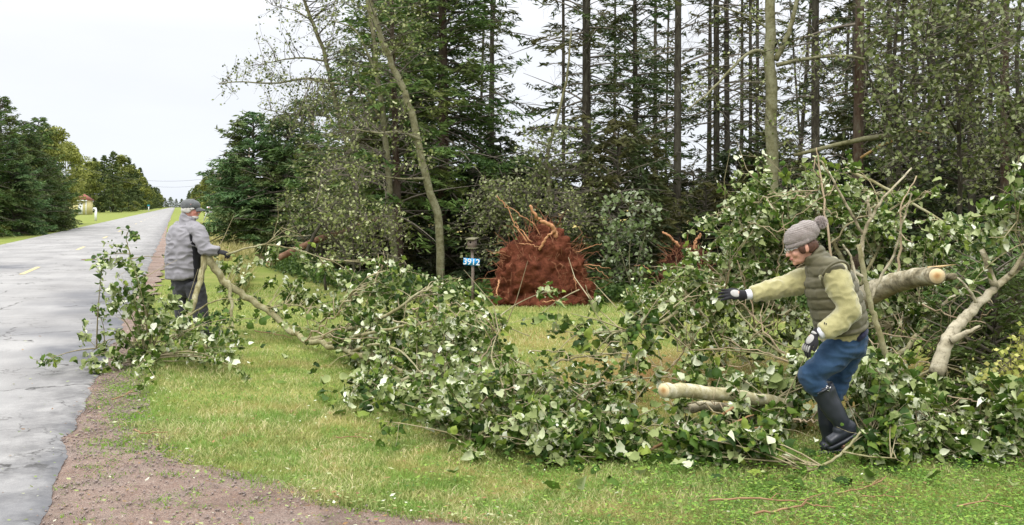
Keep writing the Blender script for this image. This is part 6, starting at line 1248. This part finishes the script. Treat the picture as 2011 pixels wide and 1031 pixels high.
# armhole piping and zip
mb = MB(); cA = np.array(tuple(W_(1641, 541, -.205))); n1 = unit(np.array([.25, -.9, -.55])); u1 = unit(np.cross(n1, [0, 0, 1])); v1 = np.cross(n1, u1); a = np.linspace(0, 2 * math.pi, 33)
mb.tube([cA + (u1 * math.cos(x) * .094 + v1 * math.sin(x) * .108) for x in a], .009, 8); obj('armhole_edge', mb, M_vest, vest, True)
mb = MB(); chain(mb, [W_(1675, 652, -.02), W_(1680, 658, -.02)], [.09, .088], [.17, .165], capk=.1); fuse('dark_shirt_hem', mb, cloth('navy_shirt', (0.012, 0.014, 0.035), (0.02, 0.022, 0.05)), wm, .008, 2)
# jeans
M_jean = cloth('blue_denim', (0.012, 0.036, 0.078), (0.035, 0.075, 0.14), 260, .85, .3, .1, 10)
mb = MB(); chain(mb, [W_(1660, 660), W_(1658, 685)], [.135, .13], [.165, .17], capk=.5)
chain(mb, [W_(1655, 680, -.08), W_(1625, 710, -.095), W_(1592, 737, -.10)], [.108, .090, .073]); chain(mb, [W_(1590, 738, -.10), W_(1602, 756, -.10), W_(1615, 770, -.10)], [.072, .070, .060], capk=.3)
chain(mb, [W_(1664, 682, .08), W_(1650, 725, .09), W_(1636, 765, .09)], [.105, .088, .072]); chain(mb, [W_(1637, 758, .09), W_(1632, 790, .09)], [.074, .062], capk=.3)
fuse('jeans', mb, M_jean, wm, .0075, 2, folds(.011, 12, (1, 1, 1.9), 13))
# rubber boots
n = NT('navy_black_rubber'); v = n.pos(True); M_rub = n.done(n.ramp(n.noise(v, 12, 4), [(0.3, (0.016, 0.019, 0.026)), (0.7, (0.026, 0.030, 0.040))]), n.rng(n.noise(v, 8, 3), .3, .7, .30, .48), n.bump(n.noise(v, 45, 3), .12, .004), .5)
def boot(shaft, ankle, heel, toe, d, sole_dir):
    mb = MB(); chain(mb, [shaft[0], shaft[1], ankle], [.079, .068, .052], [.070, .062, .048], capk=.08); chain(mb, [ankle, heel, heel * .5 + toe * .5, toe], [.050, .046, .038, .030], [.046, .040, .045, .042], capk=.6); ell(mb, ankle * .55 + (heel * .3 + toe * .7) * .45, (.045, .042, .038))
    b = fuse('rubber_boot', mb, M_rub, wm, .0065, 3, folds(.0045, 11, (1, 1, 1), 21)); sd = Vector(sole_dir).normalized()
    ax = (toe - heel).normalized(); side = ax.cross(sd).normalized(); n_ = 28; V = []
    h0 = heel - ax * .042; L = (toe - heel).length + .042 + .032
    for lv in (.030, .052):
        for i in range(n_):
            x = i / n_ * 2 * math.pi; u_ = .5 - .5 * math.cos(x); w_ = math.sin(x); wd_ = (.036 + .012 * math.sin(math.pi * min(1, u_ * 1.1)) ** 2) * (abs(w_) ** .55) * (1 if w_ > 0 else -1); V.append(tuple(h0 + ax * L * u_ + side * wd_ + sd * (lv - (.008 if .3 < u_ < .45 and lv > .04 else 0))))
    mbs = MB(); c0_ = len(V); V += [tuple(h0 + ax * L * .5 + sd * .030), tuple(h0 + ax * L * .5 + sd * .052)]
    mbs.add(V, Q=[(i, (i + 1) % n_, n_ + (i + 1) % n_, n_ + i) for i in range(n_)], T=[(c0_, (i + 1) % n_, i) for i in range(n_)] + [(c0_ + 1, n_ + i, n_ + (i + 1) % n_) for i in range(n_)]); obj('sole', mbs, M_rub, b); 
    mbs = MB(); mbs.tube([shaft[0] + Vector((.074 * math.cos(x), .068 * math.sin(x), -.040 * math.cos(x) * -1 * d)) for x in np.linspace(0, 2 * math.pi, 25)], .005, 6); obj('rim', mbs, M_rub, b, True); return b
b1 = boot((W_(1613, 759, -.10), W_(1633, 800, -.10)), W_(1655, 833, -.10), W_(1672, 841, -.10), W_(1629, 866, -.10), .45, (.42, 0, -.9))
b2 = boot((W_(1628, 782, .09), W_(1627, 825, .09)), W_(1630, 858, .09), W_(1645, 872, .09), W_(1616, 876, .09), 0, (0, 0, -1))
mb = MB(); c = np.array(tuple(W_(1626, 763, -.178)))
for (dx, dz, w, h) in ((-.012, 0, .005, .03), (.012, 0, .005, .03), (0, .013, .024, .005), (0, -.013, .024, .005)): mb.box(c + [dx, 0, dz - .3 * dx * 0], (w, .005, h), Matrix.Rotation(R(25), 3, 'Y'))
obj('buckle', mb, M_metal, b1)
mb = MB(); mb.tube([W_(1633, 758, -.165), W_(1626, 763, -.178), W_(1616, 768, -.18), W_(1608, 772, -.177)], .008, 6); ell(mb, W_(1607, 773, -.18), (.006,) * 3); obj('strap', mb, M_rub, b1, True)
# work gloves
M_glg = cloth('pale_grey_glove_fabric', (0.30, 0.29, 0.275), (0.45, 0.44, 0.42), 150, .9, .4)
mb = MB(); S1 = hand_items(mb, W_(1600, 657, -.225), (-.55, -.1, -.83), (-.80, -.35, .45), .172, (.25, .35, .3), thumb=1, fat=1.12)
gl1 = fuse('work_glove', mb, M_blk, wm, .0040, 1)
mb = MB(); w0 = W_(1600, 657, -.225); s_, n_v, d_, k_ = S1; Mh = Matrix((d_, s_, n_v)).transposed(); ell(mb, w0 + d_ * .040 + n_v * .010, (.040, .030, .014), Mh); ell(mb, w0 - d_ * .006, (.016, .030, .024), Mh)
for i in range(4):
    p = w0 + d_ * .105 + s_ * (-.030 + .020 * i) + n_v * .003; ell(mb, p, (.024, .0045, .0085), Matrix((d_ * .93 - n_v * .35, s_, n_v * .93 + d_ * .35)).transposed())
obj('grey_panel', mb, M_glg, gl1, True)
mb = MB(); S2 = hand_items(mb, W_(1458, 579, .05), (-1, -.05, .06), (0, -.75, .65), .172, (.12, .14, .1), .22, thumb=-1, fat=1.12); chain(mb, [W_(1462, 580, .05), W_(1452, 579, .05)], [.036, .034], capk=.3)
gl2 = fuse('work_glove', mb, M_blk, wm, .0040, 1)
w0 = W_(1458, 579, .05); s_, n_v, d_, k_ = S2; mb = MB(); Mh = Matrix((d_, s_, n_v)).transposed(); ell(mb, w0 + d_ * .05 + n_v * .011, (.036, .030, .012), Mh); obj('grey_panel', mb, M_glg, gl2, True)

# ---------------------------------------------------------------- the man
YQ = 12.3
def N_(px, py, d=0.0): return P(px, py, YQ + d)
mn = thing('person', 'man in dark cap and grey jacket holding a felled branch beside the road', 'person', (P(370, 660, YQ).x, YQ, 0))
hc, hM = head_frame(N_(375, 411), (1, .12, -.10), (.08, 0, 1)); q = lambda x, y, z: hc + hM @ Vector((x, y, z))
fw = Vector((.72, .69, 0)); rt = Vector((.69, -.72, 0))
mb = MB(); head_items(mb, hc, hM, N_(364, 436), 1.06); wide = rt
chain(mb, [N_(364, 545), N_(363, 510), N_(362, 475), N_(363, 452)], [.09, .11, .13, .09], [.12, .14, .17, .15], wide=wide)
chain(mb, [N_(372, 450, -.05), N_(388, 452, -.16), N_(399, 487, -.22), N_(423, 493, -.22), N_(430, 494, -.22)], [.055, .055, .045, .034, .030]); chain(mb, [N_(350, 450, .05), N_(346, 453, .16), N_(372, 495, .25), N_(400, 500, .02)], [.055, .055, .045, .03])
chain(mb, [N_(358, 562, .06), N_(358, 600, .08), N_(360, 650, .08)], [.06, .06, .045]); chain(mb, [N_(376, 562, -.05), N_(393, 600, -.08), N_(398, 650, -.08)], [.06, .06, .045])
for x, d in ((360, .08), (398, -.08)): chain(mb, [N_(x, 654, d), N_(x, 654, d) + Vector((.17, .10, -.01))], [.035, .03], [.035, .04])
hd = ((.93, -.05, -.20), (-.1, -.35, .93)); hand_items(mb, N_(429, 494, -.22), *hd, .18, (.5, .7, .5), thumb=1, fat=.85)
hand_items(mb, N_(398, 503, -.02), (.6, -.6, .1), (0, 0, 1), .18, (.6, .8, .5), thumb=-1, fat=.85)
fuse('body', mb, M_skinr, mn, .008, 2); face_parts(mn, hc, hM, 1.06)
M_white_hair = simple('white_hair', (0.62, 0.60, 0.56), (0.42, 0.40, 0.37), 70, .7, .5, 150, .004)
mb = MB(); ell(mb, q(-.065, 0, -.010), (.050, .078, .058), hM); 
for s in (-1, 1): ell(mb, q(-.030, .074 * s, -.006), (.045, .016, .044), hM); ell(mb, q(.026, .074 * s, .010), (.035, .010, .016), hM)
fuse('hair', mb, M_white_hair, mn, .007, 1, folds(.005, 50, (1, 1, .3)))
mb = MB(); ell(mb, q(.070, 0, -.098), (.034, .040, .026), hM); ell(mb, q(.050, 0, -.095), (.04, .052, .026), hM); ell(mb, q(.100, 0, -.050), (.012, .026, .008), hM)
fuse('beard', mb, M_white_hair, mn, .006, 1, folds(.005, 60))
mb = MB()
for s in (-1, 1): ell(mb, q(.098, .034 * s, .004), (.008, .028, .020), hM); mb.tube([q(.094, .058 * s, .008), q(.05, .080 * s, .008), q(-.01, .088 * s, .0)], .004, 6)
mb.tube([q(.102, -.012, .008), q(.107, 0, .012), q(.102, .012, .008)], .003, 6); obj('sunglasses', mb, M_dark, mn, True)
M_cap = cloth('charcoal_cap_cotton', (0.075, 0.08, 0.082), (0.12, 0.125, 0.125), 120, .85, .4, .15, 20); mb = MB(); ell(mb, q(-.014, 0, .048), (.118, .094, .082), hM); ell(mb, q(-.05, 0, .025), (.075, .09, .055), hM); ell(mb, q(.03, 0, .052), (.08, .085, .066), hM)
cap = fuse('cap', mb, M_cap, mn, .007, 2, folds(.004, 26))
V = []; n_ = 13
for lv in (0, -.006):
    for r_, xo in ((.0, .06), (1.0, .190)):
        for i in range(n_):
            a = -1 + 2 * i / (n_ - 1); V.append(tuple(q((.055 + (.05 if r_ == 0 else .155) * math.cos(a * 1.25) - (0 if r_ == 0 else .02)), .080 * math.sin(a * 1.35), .034 - .028 * r_ - .022 * a * a + lv)))
mb = MB(); Q = []
for i in range(n_ - 1): Q += [(i, i + 1, n_ + i + 1, n_ + i), (2 * n_ + i, 3 * n_ + i, 3 * n_ + i + 1, 2 * n_ + i + 1), (n_ + i, n_ + i + 1, 3 * n_ + i + 1, 3 * n_ + i)]
mb.add(V, Q=Q); obj('brim', mb, M_cap, cap, True)
mb = MB(); ell(mb, q(.01, -.092, .066), (.007, .003, .005), hM); obj('emblem', mb, simple('pink_patch', (.55, .3, .3), None, 5, .7, 0), cap, True)
# jacket
M_jk = cloth('grey_rain_jacket', (0.19, 0.182, 0.197), (0.255, 0.245, 0.262), 110, .6, .25, .1, 6, .004, .35)
mb = MB(); chain(mb, [N_(362, 545), N_(361, 510), N_(361, 480), N_(363, 456), N_(366, 444)], [.215, .205, .20, .18, .13], [.265, .262, .262, .24, .17], wide=wide, capk=.08)
chain(mb, [N_(367, 446), N_(368, 430), N_(371, 424)], [.11, .092, .088], [.12, .098, .092], wide=wide, capk=.15)
chain(mb, [N_(378, 450, -.06), N_(389, 455, -.17), N_(397, 475, -.21), N_(401, 489, -.23)], [.10, .092, .080, .072]); chain(mb, [N_(400, 487, -.23), N_(413, 492, -.23), N_(427, 494, -.22)], [.074, .066, .052], capk=.3)
chain(mb, [N_(352, 450, .06), N_(345, 456, .17), N_(364, 492, .27), N_(392, 500, .08)], [.10, .09, .075, .06], capk=.4)
jk = fuse('jacket', mb, M_jk, mn, .0095, 1, folds(.020, 8, (1, 1, 2.0), 31))
# black side panel: a shell just proud of the jacket's right flank
V = []; nh, nw_ = 18, 8
def tor(py, ang, off):
    y_ = (545 - py) / 100.0; A_ = np.interp(py, [444, 456, 480, 510, 550], [.13, .18, .20, .205, .215]) + off; B_ = np.interp(py, [444, 456, 480, 510, 550], [.17, .24, .262, .262, .265]) + off
    c_ = N_(np.interp(py, [444, 456, 480, 510, 550], [366, 363, 361, 361, 362]), py); return c_ + rt * (B_ * math.cos(ang)) + fw * (A_ * math.sin(ang))
for off in (.017, -.02):
    for i in range(nh):
        py = 452 + (552 - 452) * i / (nh - 1); a0 = np.interp(py, [452, 470, 490, 552], [-.30, -.22, -.05, .02]); a1 = np.interp(py, [452, 470, 490, 552], [-.15, .05, .9, 1.1])
        for j in range(nw_): V.append(tuple(tor(py, a0 + (a1 - a0) * j / (nw_ - 1), off)))
Q = []; N1 = nh * nw_
for i in range(nh - 1):
    for j in range(nw_ - 1):
        a = i * nw_ + j; Q += [(a, a + 1, a + nw_ + 1, a + nw_), (N1 + a, N1 + a + nw_, N1 + a + nw_ + 1, N1 + a + 1)]
    for j in (0, nw_ - 1): a = i * nw_ + j; Q.append((a, a + nw_, N1 + a + nw_, N1 + a))
mb = MB(); mb.add(V, Q=Q); obj('black_side_panel', mb, M_blk, jk, True)
mb = MB(); chain(mb, [N_(388, 546), N_(374, 548)], [.03, .03]); 
M_tr = cloth('charcoal_trousers', (0.030, 0.031, 0.036), (0.052, 0.053, 0.060), 160, .9, .3)
mb = MB(); chain(mb, [N_(363, 540), N_(364, 560)], [.16, .15], [.19, .19], wide=wide); chain(mb, [N_(356, 558, .08), N_(358, 600, .08), N_(360, 640, .08), N_(361, 652, .08)], [.125, .100, .090, .085], capk=.3); chain(mb, [N_(380, 558, -.08), N_(392, 598, -.08), N_(397, 640, -.08), N_(398, 652, -.08)], [.125, .100, .088, .085], capk=.3)
fuse('trousers', mb, M_tr, mn, .0095, 1, folds(.012, 9, (1, 1, 1.7), 41))
for x, d in ((360, .08), (398, -.08)):
    mb = MB(); a_ = N_(x, 652, d); chain(mb, [a_ + Vector((-.04, -.02, -.01)), a_ + Vector((.09, .05, -.015)), a_ + Vector((.19, .11, -.02))], [.05, .045, .035], [.05, .05, .045]); fuse('shoe', mb, M_rub, mn, .008, 2)
mb = MB(); hand_items(mb, N_(429, 494, -.22), *hd, .19, (.5, .7, .5), thumb=1, fat=1.2); chain(mb, [N_(424, 493.5, -.22), N_(431, 494, -.22)], [.048, .04], capk=.3); fuse('knit_glove', mb, M_blk, mn, .005, 1)
mb = MB(); hand_items(mb, N_(398, 503, -.02), (.6, -.6, .1), (0, 0, 1), .19, (.6, .8, .5), thumb=-1, fat=1.2); fuse('knit_glove', mb, M_blk, mn, .005, 1)
